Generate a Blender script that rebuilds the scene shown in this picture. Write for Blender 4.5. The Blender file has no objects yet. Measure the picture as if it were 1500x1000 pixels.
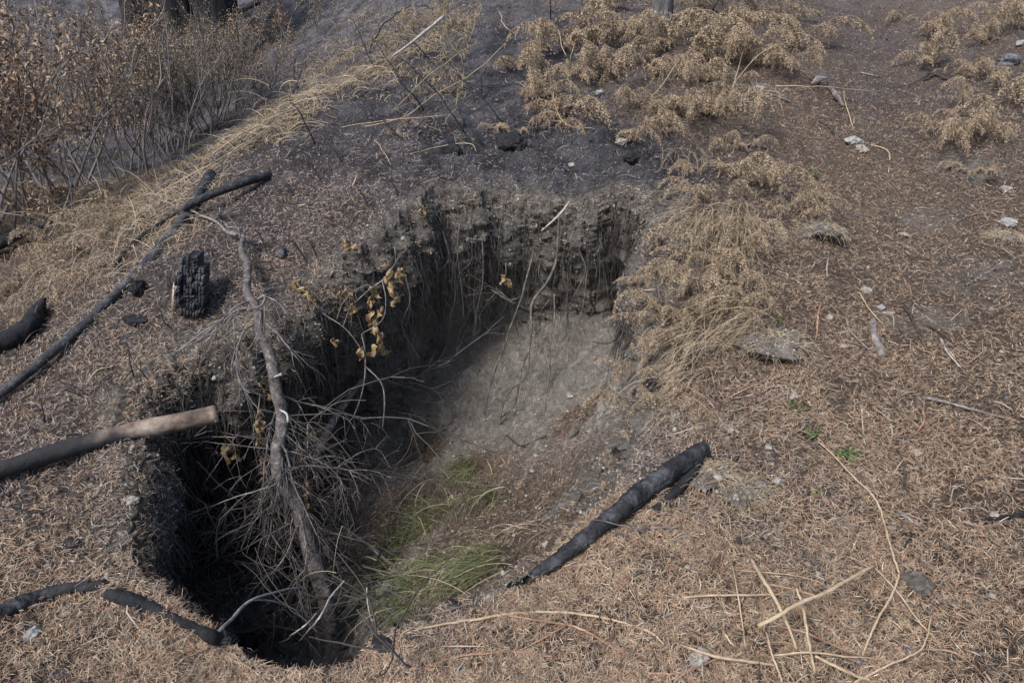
import bpy, math, random
import numpy as np
from mathutils import Vector
from mathutils.bvhtree import BVHTree
R = math.radians
SC = bpy.context.scene
# ------------------------------------------------------------ camera
PITCH = R(27); CAMZ = 1.6
cam = bpy.data.cameras.new("camera"); cam.lens = 24; cam.sensor_width = 36
cam.clip_start = 0.05; cam.clip_end = 400
camo = bpy.data.objects.new("camera", cam); SC.collection.objects.link(camo)
camo.location = (0, 0, CAMZ); camo.rotation_euler = (R(90) - PITCH, 0, 0)
SC.camera = camo
# ------------------------------------------------------------ light
SUN_EL = R(50); SUN_AZ = R(-136)          # azimuth from +Y towards +X
w = bpy.data.worlds.new("World"); SC.world = w; w.use_nodes = True
nt = w.node_tree; bg = nt.nodes["Background"]
sky = nt.nodes.new("ShaderNodeTexSky"); sky.sky_type = 'NISHITA'; sky.sun_disc = False
sky.sun_elevation = SUN_EL; sky.sun_rotation = SUN_AZ; sky.dust_density = 2.0
nt.links.new(sky.outputs[0], bg.inputs[0]); bg.inputs[1].default_value = 0.125
sl = bpy.data.lights.new("sun", 'SUN'); sl.energy = 2.8; sl.angle = R(20); sl.color = (1, .98, .955)
so = bpy.data.objects.new("sun", sl); SC.collection.objects.link(so)
sd = Vector((math.sin(SUN_AZ) * math.cos(SUN_EL), math.cos(SUN_AZ) * math.cos(SUN_EL), math.sin(SUN_EL)))
so.rotation_euler = (-sd).to_track_quat('-Z', 'Y').to_euler()
SC.view_settings.view_transform = 'Standard'; SC.view_settings.look = 'None'
SC.view_settings.gamma = 1; SC.view_settings.exposure = .68
SC.cycles.use_denoising = True
SC.cycles.max_bounces = 5; SC.cycles.diffuse_bounces = 3

rng = np.random.default_rng(7); random.seed(7)
# ------------------------------------------------------------ numpy noise
def _h(ix, iy, iz, s):
    n = (ix.astype(np.int64) * 73856093) ^ (iy.astype(np.int64) * 19349663) ^ (iz.astype(np.int64) * 83492791) ^ (s * 2654435)
    n = (n ^ (n >> 13)) * 1274126177 & 0x7fffffff
    n = (n ^ (n >> 15)) * 668265263 & 0x7fffffff
    return ((n >> 4) & 0xffff) / 32767.5 - 1
def vnoise(x, y, z, s=0):
    x, y, z = np.broadcast_arrays(np.asarray(x, float), np.asarray(y, float), np.asarray(z, float))
    xi, yi, zi = np.floor(x), np.floor(y), np.floor(z)
    u, v, q = x - xi, y - yi, z - zi
    u, v, q = [a * a * a * (a * (a * 6 - 15) + 10) for a in (u, v, q)]
    xi, yi, zi = xi.astype(int), yi.astype(int), zi.astype(int)
    r = 0
    for dx in (0, 1):
        for dy in (0, 1):
            for dz in (0, 1):
                r = r + _h(xi + dx, yi + dy, zi + dz, s) * (u if dx else 1 - u) * (v if dy else 1 - v) * (q if dz else 1 - q)
    return r
def fbm(x, y, z, o=3, s=0, ridge=False):
    a, t, f = 1.0, 0, 1.0
    x, y, z = .80 * x + .60 * y, -.48 * x + .64 * y + .60 * z, .36 * x - .48 * y + .80 * z
    for i in range(o):
        n = vnoise(x * f, y * f, z * f, s + i)
        if ridge: n = 1 - 2 * np.abs(n)
        t = t + a * n; a *= .5; f = 2.03; x, y, z = .80 * x + .60 * y + 3.1, -.48 * x + .64 * y + .60 * z + 1.7, .36 * x - .48 * y + .80 * z + 5.3
    return t
def sm(a, b, x):
    t = np.clip((x - a) / (b - a), 0, 1); return t * t * (3 - 2 * t)
# ------------------------------------------------------------ camera geometry
cp, sp = math.cos(PITCH), math.sin(PITCH)
def ray(u, v):
    a, b = (u - 750) / 1000, (500 - v) / 1000
    return np.array([a, cp + b * sp, b * cp - sp])
def WY(u, v, y):
    d = ray(u, v); t = y / d[1]; return np.array([0, 0, CAMZ]) + d * t
def WZ(u, v, z):
    d = ray(u, v); t = (z - CAMZ) / d[2]; return np.array([0, 0, CAMZ]) + d * t
def rbf_fit(P, Z, lam):
    n = len(P); D = np.linalg.norm(P[:, None] - P[None], axis=2)
    K = np.where(D > 0, D * D * np.log(D + 1e-9), 0) + np.eye(n) * lam
    Q = np.c_[np.ones(n), P]; A = np.zeros((n + 3, n + 3))
    A[:n, :n] = K; A[:n, n:] = Q; A[n:, :n] = Q.T
    return np.linalg.solve(A, np.r_[Z, 0, 0, 0])
def rbf_eval(P, c, x, y):
    x = np.asarray(x, float); y = np.asarray(y, float); out = c[-3] + c[-2] * x + c[-1] * y
    for (px, py), k in zip(P, c):
        d2 = (x - px) ** 2 + (y - py) ** 2
        out = out + k * .5 * d2 * np.log(d2 + 1e-12)
    return out
# ground control points: pixel + height or pixel + distance
gz = [(0,1000,0),(400,990,-.01),(750,1000,0),(1100,1000,.0),(1500,1000,.05),(0,850,.0),(120,770,.03),(0,700,.04),
      (150,640,.08),(60,570,.08),(900,860,.02),(1100,800,.05),(1250,800,.05),(1500,800,.1),(1000,650,.13),(1250,650,.13),
      (1500,650,.2),(1250,500,.25),(1500,500,.35),(700,880,.0),(500,962,-.01),(330,940,-.01),(190,800,.01)]
gy = [(1250,300,4.0),(1250,150,5.5),(1250,20,8),(1480,300,3.8),(1480,150,5),(1480,30,7.2),(1400,200,4.6),(1000,300,3.5),(950,290,3.55),
      (1080,430,2.8),(1180,120,5.2),(1000,150,4.8),(1000,30,6.2),(850,200,4.5),(850,290,3.85),(700,150,5.5),(700,50,7),
      (600,287,3.75),(700,285,3.9),(500,200,4.8),(450,300,3.75),(400,400,3.1),(520,370,3.3),(250,500,2.7),(960,560,2.55),(950,450,2.95),
      (330,350,3.35),(320,260,4.1),(330,232,4.6),(450,152,5.8),(550,110,6.5),(650,50,7.8),(200,400,3.15),(150,425,3.3),
      (100,480,3.0),(0,525,2.8),(150,330,5.5),(250,255,8),(0,300,6),(0,420,4),(350,150,11),(330,60,14),(500,60,12),(480,110,9),
      (700,0,9.5),(300,0,17),(900,0,8),(1100,0,8.0)]
GP = [WZ(*c) for c in gz] + [WY(*c) for c in gy]
GP += [np.array(p, float) for p in [(-12,20,3.6),(-4,22,4.2),(0,15,3.2),(5,14,3.4),(10,12,4),(4.5,9.5,1.95),(-12,8,-.2),(-12,14,1.2),
      (0,-1.5,-.05),(4,0,.1),(-4,0,-.1),(-5,2.5,-.35),(6,5,1.1),(-12,0,-1),(0,-10,-.6),(12,0,1.3),(20,30,9),(-20,30,7),(0,40,10),(-30,0,-2),(30,0,3),(0,-30,-2)]]
GP = np.array(GP); GXY = GP[:, :2]; GC = rbf_fit(GXY, GP[:, 2], .02)
def hbase(x, y): return rbf_eval(GXY, GC, x, y)
def bumps(x, y):
    x = np.asarray(x, float); y = np.asarray(y, float)
    d = np.hypot(x, y); k = 1 - .0 * d
    n = .045 * fbm(x * 2.3, y * 2.3, 0 * x + .5, 2, 1) + .018 * fbm(x * 9, y * 9, 0 * x + .5, 2, 5)
    n = n + .008 * fbm(x * 32, y * 32, 0 * x + .5, 2, 9, True)
    n = n + sm(2.8, 4.2, y) * .011 * fbm(x * 15, y * 15, 0 * x + 3.5, 3, 15, True)
    return n
def h(x, y): return hbase(x, y) + bumps(x, y)
# rim of the pit: pixel, undercut (m), mat fraction
rim_ctl = [(185,580,.05),(205,545,.12),(245,512,.15),(300,490,.18),(360,468,.18),(425,447,.2),(470,405,.22),(520,372,.2),(560,338,.16),(597,300,.16),
    (640,284,.2),(700,282,.22),(760,286,.22),(820,292,.2),(880,288,.2),(935,284,.15),(952,310,.1),(945,370,.1),(925,440,.08),(940,500,.03),
    (962,560,0),(950,610,0),(935,660,0),(905,720,0),(850,775,0),(785,838,0),(715,872,0),(650,892,0),(590,915,.0),(540,945,.03),(490,962,.05),(430,963,.06),
    (375,950,.08),(320,925,.08),(270,895,.1),(225,865,.1),(195,815,.1),(205,765,.08),(195,715,.06),(165,675,.04),(170,625,.04)]
def hit_h(u, v):
    d = ray(u, v); t = np.linspace(1, 30, 3000); p = np.array([0, 0, CAMZ]) + t[:, None] * d
    k = np.argmax(p[:, 2] < hbase(p[:, 0], p[:, 1])); return p[k]
rc = np.array([np.r_[hit_h(u, v)[:2], e] for u, v, e in rim_ctl])
def closed_spline(P, n):
    m = len(P); out = []
    per = n // m + 1
    for i in range(m):
        a, b, c, d = P[i - 1], P[i], P[(i + 1) % m], P[(i + 2) % m]
        for k in range(per):
            t = k / per
            out.append(.5 * ((2 * b) + (-a + c) * t + (2 * a - 5 * b + 4 * c - d) * t * t + (-a + 3 * b - 3 * c + d) * t ** 3))
    return np.array(out)
rimf = closed_spline(rc, 1000)
M = len(rimf)
RX, RY, RE = rimf[:, 0].copy(), rimf[:, 1].copy(), np.clip(rimf[:, 2], 0, 1)
tx = np.roll(RX, -1) - np.roll(RX, 1); ty = np.roll(RY, -1) - np.roll(RY, 1)
ln = np.hypot(tx, ty) + 1e-9; OX, OY = -ty / ln, tx / ln
PC = np.array([-.55, 2.5])
if np.mean((RX - PC[0]) * OX + (RY - PC[1]) * OY) < 0: OX, OY = -OX, -OY
for _ in range(60):
    OX = (np.roll(OX, 1) + OX + np.roll(OX, -1)) / 3; OY = (np.roll(OY, 1) + OY + np.roll(OY, -1)) / 3
ln = np.hypot(OX, OY); OX /= ln; OY /= ln
nn = .042 * fbm(RX * 6, RY * 6, 0 * RX, 3, 31) + .018 * fbm(RX * 14, RY * 14, 0 * RX, 2, 35) + .012 * fbm(RX * 30, RY * 30, 0 * RX, 2, 37)
RX = RX + OX * nn; RY = RY + OY * nn
RZ = h(RX, RY)
def inside(x, y, X=None, Y=None):
    X = RX[::3] if X is None else X; Y = RY[::3] if Y is None else Y
    c = np.zeros(np.shape(x), bool); j = len(X) - 1
    for i in range(len(X)):
        if Y[i] != Y[j]:
            k = ((Y[i] > y) != (Y[j] > y)) & (x < (X[j] - X[i]) * (y - Y[i]) / (Y[j] - Y[i]) + X[i]); c ^= k
        j = i
    return c
# pit floor control
pf = [(650,565,3.75),(750,560,3.65),(850,550,3.4),(905,570,3.0),(800,640,2.95),(700,650,3.2),(600,750,2.75),(750,740,2.45),(870,700,2.4),
      (450,650,3.2),(560,640,3.45)]
PP = [WY(*c) for c in pf] + [WZ(650,850,-.36), WZ(560,850,-.72), WZ(400,850,-1.0), WZ(300,800,-.95), WZ(820,800,-.1), WZ(450,760,-1.0)]
PP += [np.array(p) for p in [(-1.3,2.4,-.85),(-1.4,1.9,-.7),(-.9,1.5,-.75),(-.3,1.45,-.6),(-.5,1.15,-.5),(-.9,1.15,-.6),(-1.3,1.3,-.6),(-.15,1.2,-.35)]]
for i in range(0, M, 12):
    if RE[i] < .012: PP.append(np.array([RX[i], RY[i], hbase(RX[i], RY[i]) - .02]))
PP = np.array(PP); PXY = PP[:, :2]; PCf = rbf_fit(PXY, PP[:, 2], .004)
def hp(x, y): return rbf_eval(PXY, PCf, x, y)

# ------------------------------------------------------------ mesh builder
class MB:
    def __init__(s): s.v = []; s.f = {}; s.n = 0
    def add(s, V, F):
        V = np.asarray(V, float); F = np.asarray(F, int); s.v.append(V)
        s.f.setdefault(F.shape[1], []).append(F + s.n); s.n += len(V)
    def tube(s, pts, rad, seg=6, cap=True, rough=0, sd=0, flat=1.0):
        P = np.asarray(pts, float); n = len(P); r = np.asarray(rad, float) * np.ones(n)
        T = np.gradient(P, axis=0); T /= np.linalg.norm(T, axis=1)[:, None] + 1e-12
        a = np.array([0, 0, 1.0]) if abs(T[0][2]) < .9 else np.array([1.0, 0, 0])
        N = np.zeros((n, 3)); k = a - T[0] * a.dot(T[0]); N[0] = k / np.linalg.norm(k)
        for i in range(1, n):
            k = N[i - 1] - T[i] * N[i - 1].dot(T[i]); N[i] = k / (np.linalg.norm(k) + 1e-12)
        B = np.cross(T, N); A = np.arange(seg) / seg * 2 * np.pi
        rr = r[:, None] * np.ones((1, seg))
        if rough:
            X = P[:, None, :] + np.cos(A)[None, :, None] * N[:, None] * r[:, None, None] + np.sin(A)[None, :, None] * B[:, None] * r[:, None, None]
            q = 1 / max(r.max(), 1e-4)
            rr = rr * (1 + rough * fbm(X[..., 0] * q + sd, X[..., 1] * q, X[..., 2] * q, 4, 3) + (rough * .9 * fbm(X[..., 0] * q * 3.1, X[..., 1] * q * 3.1, X[..., 2] * q * 3.1, 3, 13, True) if seg >= 18 else 0))
        V = P[:, None, :] + (np.cos(A)[None, :] * rr)[..., None] * N[:, None] + (np.sin(A)[None, :] * rr * flat)[..., None] * B[:, None]
        V = V.reshape(-1, 3)
        i = np.arange(n - 1)[:, None] * seg; j = np.arange(seg)[None]; j2 = (j + 1) % seg
        F = np.stack([i + j, i + j2, i + seg + j2, i + seg + j], -1).reshape(-1, 4)
        b = s.n; s.add(V, F)
        if cap:
            s.v.append(P[[0, -1]]); c0 = s.n; s.n += 2
            j = np.arange(seg); j2 = (j + 1) % seg
            s.f.setdefault(3, []).append(np.stack([0 * j + c0, b + j2, b + j], 1))
            s.f[3].append(np.stack([0 * j + c0 + 1, b + (n - 1) * seg + j, b + (n - 1) * seg + j2], 1))
    def build(s, name, mat, parent=None, smooth=True, attrs=None):
        V = np.concatenate(s.v); me = bpy.data.meshes.new(name)
        me.vertices.add(len(V)); me.vertices.foreach_set('co', V.astype(np.float32).ravel())
        L = []; st = []; o = 0
        for k, fs in s.f.items():
            F = np.concatenate(fs); L.append(F.ravel()); st.append(o + np.arange(len(F)) * k); o += F.size
        L = np.concatenate(L); st = np.concatenate(st)
        me.loops.add(len(L)); me.loops.foreach_set('vertex_index', L.astype(np.int32))
        me.polygons.add(len(st)); me.polygons.foreach_set('loop_start', st.astype(np.int32))
        if smooth: me.polygons.foreach_set('use_smooth', np.ones(len(st), bool))
        me.update(calc_edges=True); me.validate(clean_customdata=False)
        if attrs:
            for an, av in attrs.items():
                at = me.attributes.new(an, 'FLOAT', 'POINT'); at.data.foreach_set('value', np.asarray(av, np.float32))
        me.materials.append(mat)
        o = bpy.data.objects.new(name, me); SC.collection.objects.link(o)
        if parent: o.parent = parent
        return o
def tag(o, label=None, cat=None, group=None, kind=None):
    if label: o['label'] = label
    if cat: o['category'] = cat
    if group: o['group'] = group
    if kind: o['kind'] = kind
    return o
def empty(name, loc=(0, 0, 0), rz=0, rx=0):
    o = bpy.data.objects.new(name, None); SC.collection.objects.link(o); o.empty_display_size = .05
    o.location = loc; o.rotation_euler = (rx, 0, rz); return o
def copy_tree(o, parent=None):
    c = o.copy(); SC.collection.objects.link(c); c.parent = parent
    for ch in list(o.children): copy_tree(ch, c)
    return c

# ------------------------------------------------------------ materials
def mat(name, cols, scale=8, rough=.9, bump=.3, bscale=40, detail=4, island=0, spec=.2, stretch=None, bdist=.01, trans=0):
    m = bpy.data.materials.new(name); m.use_nodes = True; t = m.node_tree; N = t.nodes; L = t.links
    b = N["Principled BSDF"]; b.inputs['Roughness'].default_value = rough; b.inputs['Specular IOR Level'].default_value = spec
    tc = N.new("ShaderNodeTexCoord"); src = tc.outputs['Object']
    if stretch:
        mp = N.new("ShaderNodeMapping"); mp.inputs['Scale'].default_value = stretch; L.new(src, mp.inputs[0]); src = mp.outputs[0]
    nz = N.new("ShaderNodeTexNoise"); nz.inputs['Scale'].default_value = scale; nz.inputs['Detail'].default_value = detail
    nz.inputs['Roughness'].default_value = .65; L.new(src, nz.inputs['Vector'])
    fac = nz.outputs['Fac']
    if island:
        g = N.new("ShaderNodeNewGeometry"); mx = N.new("ShaderNodeMix"); mx.inputs[0].default_value = island
        L.new(fac, mx.inputs[2]); L.new(g.outputs['Random Per Island'], mx.inputs[3]); fac = mx.outputs[0]
    cr = N.new("ShaderNodeValToRGB"); L.new(fac, cr.inputs[0]); E = cr.color_ramp.elements
    lo, hi = (.0, 1.0) if island > .6 else (.3, .7)
    while len(E) < len(cols): E.new(.5)
    for i, c in enumerate(cols):
        E[i].position = lo + (hi - lo) * i / max(1, len(cols) - 1); E[i].color = (*c, 1)
    L.new(cr.outputs[0], b.inputs['Base Color'])
    if bump:
        n2 = N.new("ShaderNodeTexNoise"); n2.inputs['Scale'].default_value = bscale; n2.inputs['Detail'].default_value = 6
        n2.inputs['Roughness'].default_value = .7
        L.new(src, n2.inputs['Vector']); bp = N.new("ShaderNodeBump"); bp.inputs['Strength'].default_value = bump
        bp.inputs['Distance'].default_value = bdist; L.new(n2.outputs['Fac'], bp.inputs['Height']); L.new(bp.outputs[0], b.inputs['Normal'])
    return m
def cracked(name, cols, scale, rough=.6, bump=1.0):
    m = mat(name, cols, scale=14, rough=rough, bump=.8, bscale=60, spec=.3); t = m.node_tree; N = t.nodes; L = t.links
    b = N["Principled BSDF"]; v = N.new("ShaderNodeTexVoronoi"); v.feature = 'DISTANCE_TO_EDGE'; v.inputs['Scale'].default_value = scale
    tc = N.new("ShaderNodeTexCoord"); dn_ = N.new("ShaderNodeTexNoise"); dn_.inputs['Scale'].default_value = scale * .4; dn_.inputs['Detail'].default_value = 4
    L.new(tc.outputs['Object'], dn_.inputs['Vector']); vm = N.new("ShaderNodeVectorMath"); vm.operation = 'MULTIPLY_ADD'; vm.inputs[1].default_value = (.06,) * 3
    L.new(dn_.outputs['Color'], vm.inputs[0]); L.new(tc.outputs['Object'], vm.inputs[2]); L.new(vm.outputs[0], v.inputs['Vector'])
    mr = N.new("ShaderNodeMapRange"); mr.inputs[2].default_value = .12; L.new(v.outputs['Distance'], mr.inputs[0])
    bp = N.new("ShaderNodeBump"); bp.inputs['Strength'].default_value = bump; bp.inputs['Distance'].default_value = .006
    L.new(mr.outputs[0], bp.inputs['Height'])
    old = [n for n in N if n.type == 'BUMP' and n != bp][0]; L.new(old.outputs[0], bp.inputs['Normal']); L.new(bp.outputs[0], b.inputs['Normal'])
    return m
MT = {}
MT['char'] = cracked('charcoal', [(.008,.008,.009),(.022,.022,.025),(.085,.085,.093)], 34, .62, .35)
MT['charlight'] = cracked('scorched_wood', [(.012,.012,.014),(.038,.038,.043),(.12,.117,.122)], 30, .65, .35)
MT['charblack'] = mat('black_char', [(.008,.008,.009),(.03,.03,.034)], 30, .8, .8, 80)
MT['grey'] = mat('weathered_wood', [(.07,.06,.055),(.17,.15,.14),(.30,.27,.25)], 30, .85, .5, 90)
MT['rootgrey'] = mat('hanging_root_bark', [(.04,.033,.03),(.10,.085,.075),(.20,.175,.155)], 30, .85, .5, 90)
MT['bark'] = mat('sapling_bark', [(.03,.026,.026),(.10,.085,.08),(.17,.15,.14),(.33,.30,.285)], 38, .9, 1, 110, detail=8, bdist=.012)
MT['darkwood'] = mat('dark_root', [(.025,.02,.017),(.06,.048,.04),(.10,.08,.065)], 30, .9, .5, 90)
MT['darktwig'] = mat('dark_twig', [(.03,.025,.022),(.075,.065,.06),(.15,.135,.13)], 20, .9, 0, island=.8)
MT['pale'] = mat('bare_pale_wood', [(.18,.165,.15),(.32,.30,.28),(.46,.44,.415)], 35, .7, .3, 90)
MT['cut'] = mat('sawn_wood', [(.20,.13,.09),(.36,.27,.2),(.48,.38,.3)], 18, .7, .3, 60)
MT['scorch'] = mat('scorched_bare_wood', [(.035,.028,.026),(.13,.095,.075),(.27,.21,.165),(.40,.33,.27)], 9, .7, .5, 60, detail=8)
_t = MT['scorch'].node_tree; _b = _t.nodes['Principled BSDF']; _a = _t.nodes.new('ShaderNodeAttribute'); _a.attribute_name = 'char'
_m = _t.nodes.new('ShaderNodeMix'); _m.data_type = 'RGBA'; _src = _b.inputs['Base Color'].links[0].from_socket
_t.links.new(_a.outputs['Fac'], _m.inputs[0]); _t.links.new(_src, _m.inputs[6]); _m.inputs[7].default_value = (.028, .027, .029, 1); _t.links.new(_m.outputs[2], _b.inputs['Base Color'])
MT['straw'] = mat('straw_stalk', [(.16,.11,.07),(.32,.235,.15),(.52,.42,.30)], 45, .7, .2, 60, island=.5)
MT['strawgrass'] = mat('dry_grass', [(.17,.13,.085),(.33,.255,.17),(.48,.40,.29)], 6, .8, 0, island=.75)
MT['redstalk'] = mat('reddish_stalk', [(.16,.08,.05),(.26,.15,.10),(.38,.25,.17)], 15, .7, .2, 60)
MT['fern'] = mat('dead_bracken', [(.07,.048,.034),(.18,.13,.088),(.33,.25,.17),(.55,.46,.34)], 6, .85, 0, island=.7)
MT['leaf'] = mat('dead_leaf', [(.08,.05,.03),(.18,.115,.07),(.29,.20,.135),(.42,.33,.24)], 6, .8, 0, island=.85)
MT['leafpale'] = mat('dull_leaf', [(.12,.085,.045),(.22,.16,.09),(.30,.24,.16)], 6, .8, 0, island=.85)
MT['wither'] = mat('withered_leaf', [(.12,.075,.035),(.25,.17,.085),(.40,.31,.19)], 45, .75, .4, 50)
MT['green'] = mat('green_grass', [(.035,.05,.018),(.08,.10,.035),(.16,.17,.08),(.34,.31,.19)], 6, .7, 0, island=.8)
MT['sprout'] = mat('green_leaf', [(.06,.10,.03),(.13,.18,.07)], 8, .6, 0)
MT['stone'] = mat('pale_stone', [(.15,.13,.11),(.26,.23,.20),(.38,.345,.31)], 40, .9, .5, 120)
MT['stonegrey'] = mat('grey_stone', [(.16,.155,.15),(.27,.26,.25),(.36,.35,.34)], 40, .9, .5, 120)
MT['stonedark'] = mat('dark_stone', [(.05,.05,.055),(.11,.11,.12),(.2,.2,.21)], 40, .8, .5, 120)
MT['clod'] = mat('soil_clod', [(.07,.06,.052),(.15,.13,.115),(.25,.225,.2)], 30, 1, 1, 90, bdist=.015)
MT['stem'] = mat('shrub_stem', [(.06,.05,.045),(.15,.13,.12),(.28,.26,.25)], 5, .8, 0, island=.6)
MT['bigbark'] = mat('burnt_bark', [(.008,.008,.009),(.022,.02,.022),(.05,.045,.045)], 9, .9, 1, 22, stretch=(1,1,.25), bdist=.06)
MT['greybark'] = mat('grey_bark', [(.06,.055,.055),(.13,.12,.12),(.22,.21,.21)], 14, .9, 1, 30, stretch=(1,1,.25), bdist=.03)

def ground_mat(name, pit=False):
    m = bpy.data.materials.new(name); m.use_nodes = True; t = m.node_tree; N = t.nodes; L = t.links
    b = N["Principled BSDF"]; b.inputs['Roughness'].default_value = .95; b.inputs['Specular IOR Level'].default_value = .15
    tc = N.new("ShaderNodeTexCoord"); src = tc.outputs['Object']
    def noise(sc, det=5, ro=.7):
        n = N.new("ShaderNodeTexNoise"); n.inputs['Scale'].default_value = sc; n.inputs['Detail'].default_value = det
        n.inputs['Roughness'].default_value = ro; L.new(src, n.inputs['Vector']); return n.outputs['Fac']
    def ramp(f, cols, lo=.32, hi=.68):
        c = N.new("ShaderNodeValToRGB"); E = c.color_ramp.elements
        while len(E) < len(cols): E.new(.5)
        for i, k in enumerate(cols): E[i].position = lo + (hi - lo) * i / (len(cols) - 1); E[i].color = (*k, 1)
        L.new(f, c.inputs[0]); return c.outputs[0]
    def mix(f, a, c):
        x = N.new("ShaderNodeMix"); x.data_type = 'RGBA'; L.new(f, x.inputs[0]); L.new(a, x.inputs[6]); L.new(c, x.inputs[7]); return x.outputs[2]
    def att(n, w=.35, sc=9, k=.5):
        a = N.new("ShaderNodeAttribute"); a.attribute_name = n
        x = N.new("ShaderNodeMath"); x.operation = 'MULTIPLY_ADD'; L.new(noise(sc, 5), x.inputs[0]); x.inputs[1].default_value = k; x.inputs[2].default_value = -k / 2
        y = N.new("ShaderNodeMath"); y.operation = 'ADD'; L.new(a.outputs['Fac'], y.inputs[0]); L.new(x.outputs[0], y.inputs[1])
        z = N.new("ShaderNodeMapRange"); z.inputs[1].default_value = .5 - w; z.inputs[2].default_value = .5 + w; L.new(y.outputs[0], z.inputs[0]); return z.outputs[0]
    fine = noise(90, 6, .75); mid = noise(22, 6)
    litter = ramp(fine, [(.05,.037,.03),(.15,.11,.083),(.25,.19,.148),(.34,.275,.22)])
    ash = ramp(fine, [(.022,.023,.028),(.09,.089,.10),(.185,.178,.193),(.30,.285,.298)], .3, .72)
    soil = ramp(fine, [(.23,.205,.18),(.38,.355,.32),(.50,.475,.43)])
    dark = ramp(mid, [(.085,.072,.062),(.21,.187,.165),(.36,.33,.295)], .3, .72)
    big = ramp(noise(3.5, 4), [(.38,.38,.4),(1.12,1.08,1.05)], .38, .62)
    ml = N.new("ShaderNodeMix"); ml.data_type = 'RGBA'; ml.blend_type = 'MULTIPLY'; ml.inputs[0].default_value = 1; L.new(ash, ml.inputs[6]); L.new(big, ml.inputs[7]); ash = ml.outputs[2]
    soilm = ramp(mid, [(.6,.57,.54),(1.12,1.1,1.08)], .35, .65)
    ms = N.new("ShaderNodeMix"); ms.data_type = 'RGBA'; ms.blend_type = 'MULTIPLY'; ms.inputs[0].default_value = 1; L.new(soil, ms.inputs[6]); L.new(soilm, ms.inputs[7]); soil = ms.outputs[2]
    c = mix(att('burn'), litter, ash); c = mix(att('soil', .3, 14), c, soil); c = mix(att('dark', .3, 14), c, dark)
    L.new(c, b.inputs['Base Color'])
    b1 = N.new("ShaderNodeBump"); b1.inputs['Strength'].default_value = 1; b1.inputs['Distance'].default_value = .02; L.new(noise(45, 8, .75), b1.inputs['Height'])
    b2 = N.new("ShaderNodeBump"); b2.inputs['Strength'].default_value = 1; b2.inputs['Distance'].default_value = .006; L.new(noise(180, 6, .7), b2.inputs['Height'])
    L.new(b1.outputs[0], b2.inputs['Normal']); L.new(b2.outputs[0], b.inputs['Normal'])
    return m
MT['ground'] = ground_mat('forest_soil')

# ------------------------------------------------------------ zones on the ground
# pixel, burn, litter density, litter tone (0 warm tan .. 1 dull)
zc = [(0,1000,0,1),(400,1000,0,1),(800,1000,0,1),(1200,1000,0,1),(1500,1000,.1,.9),(100,900,.1,.9),(80,800,.3,.8),(160,780,.4,.75),(150,860,.25,.85),(60,700,.4,.75),(130,720,.35,.75),(440,985,.15,.85),(640,930,.3,.75),(480,400,.5,.8),(1480,950,.2,.85),(100,600,.45,.75),
      (160,500,.5,.75),(0,560,.4,.75),(300,420,.6,.7),(250,330,.5,.85),(400,330,.6,.95),(450,400,.5,.9),(380,270,.6,.9),(500,300,.62,.95),(520,220,.75,.7),(600,200,.85,.6),
      (700,200,.95,.4),(700,100,1,.15),(800,100,1,.15),(600,130,.95,.25),(750,250,.85,.45),(850,250,1,.2),(950,250,.9,.25),(620,260,.75,.75),(450,180,.75,.6),(500,120,.6,.5),
      (420,100,1,.25),(400,50,1,.15),(600,30,.8,.4),(900,100,.6,.5),(1000,150,.3,.7),(1000,50,.4,.6),(1100,200,.3,.8),(1050,300,.35,.7),(1150,100,.2,.75),(1200,200,.15,.9),
      (1250,50,.5,.6),(1280,150,.48,.65),(1350,100,.45,.65),(1450,50,.4,.7),(1330,200,.35,.7),(1450,200,.3,.7),(1300,300,.15,.85),(1450,350,.2,.8),(1200,400,.05,.95),
      (1400,500,.1,.95),(1200,600,.05,.95),(1050,550,.2,.7),(1450,700,.1,.95),(1050,700,.3,.8),(1300,800,.1,.95),(1000,850,.0,1),(100,400,.2,.8),(50,350,.2,.8),(200,280,.2,.8),(700,930,0,1)]
ZP = np.array([[*hit_h(u, v)[:2], a, b] for u, v, a, b in zc])
def zone(x, y):
    x = np.asarray(x, float); y = np.asarray(y, float); wt = 0; A = 0; B = 0
    for px, py, a, b in ZP:
        s = .25 + .1 * math.hypot(px, py)
        k = 1 / (((x - px) ** 2 + (y - py) ** 2) / (s * s) + .05) ** 2
        wt = wt + k; A = A + k * a; B = B + k * b
    return A / wt, B / wt
soil_sp = [(1100,790,.10),(1180,830,.12),(1080,720,.10),(1440,420,.3),(1360,320,.2),(1130,500,.1),(700,885,.06),(1130,670,.12),(1350,480,.15),(985,410,.16),(985,330,.2),(1000,290,.14),(962,350,.14),(955,610,.12),(940,665,.12),(925,700,.10),
           (960,430,.15),(970,520,.1),(1410,250,.2),(1110,140,.2)]
SPW = [(*hit_h(u, v)[:2], r) for u, v, r in soil_sp]
RP = np.c_[RX, RY][::10]; REs = RE[::10]
def rimdist(x, y):
    sh = np.shape(x); x = np.ravel(x); y = np.ravel(y); d = np.full(x.shape, 9.0); e = np.zeros(x.shape)
    k = (np.abs(x + .5) < 2.2) & (np.abs(y - 2.5) < 2.4)
    for (a, b), q in zip(RP, REs):
        dd = np.hypot(x[k] - a, y[k] - b); m = dd < d[k]; t = d[k]; t[m] = dd[m]; d[k] = t
        t = e[k]; t[m] = q; e[k] = t
    return d.reshape(sh), e.reshape(sh)
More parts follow.
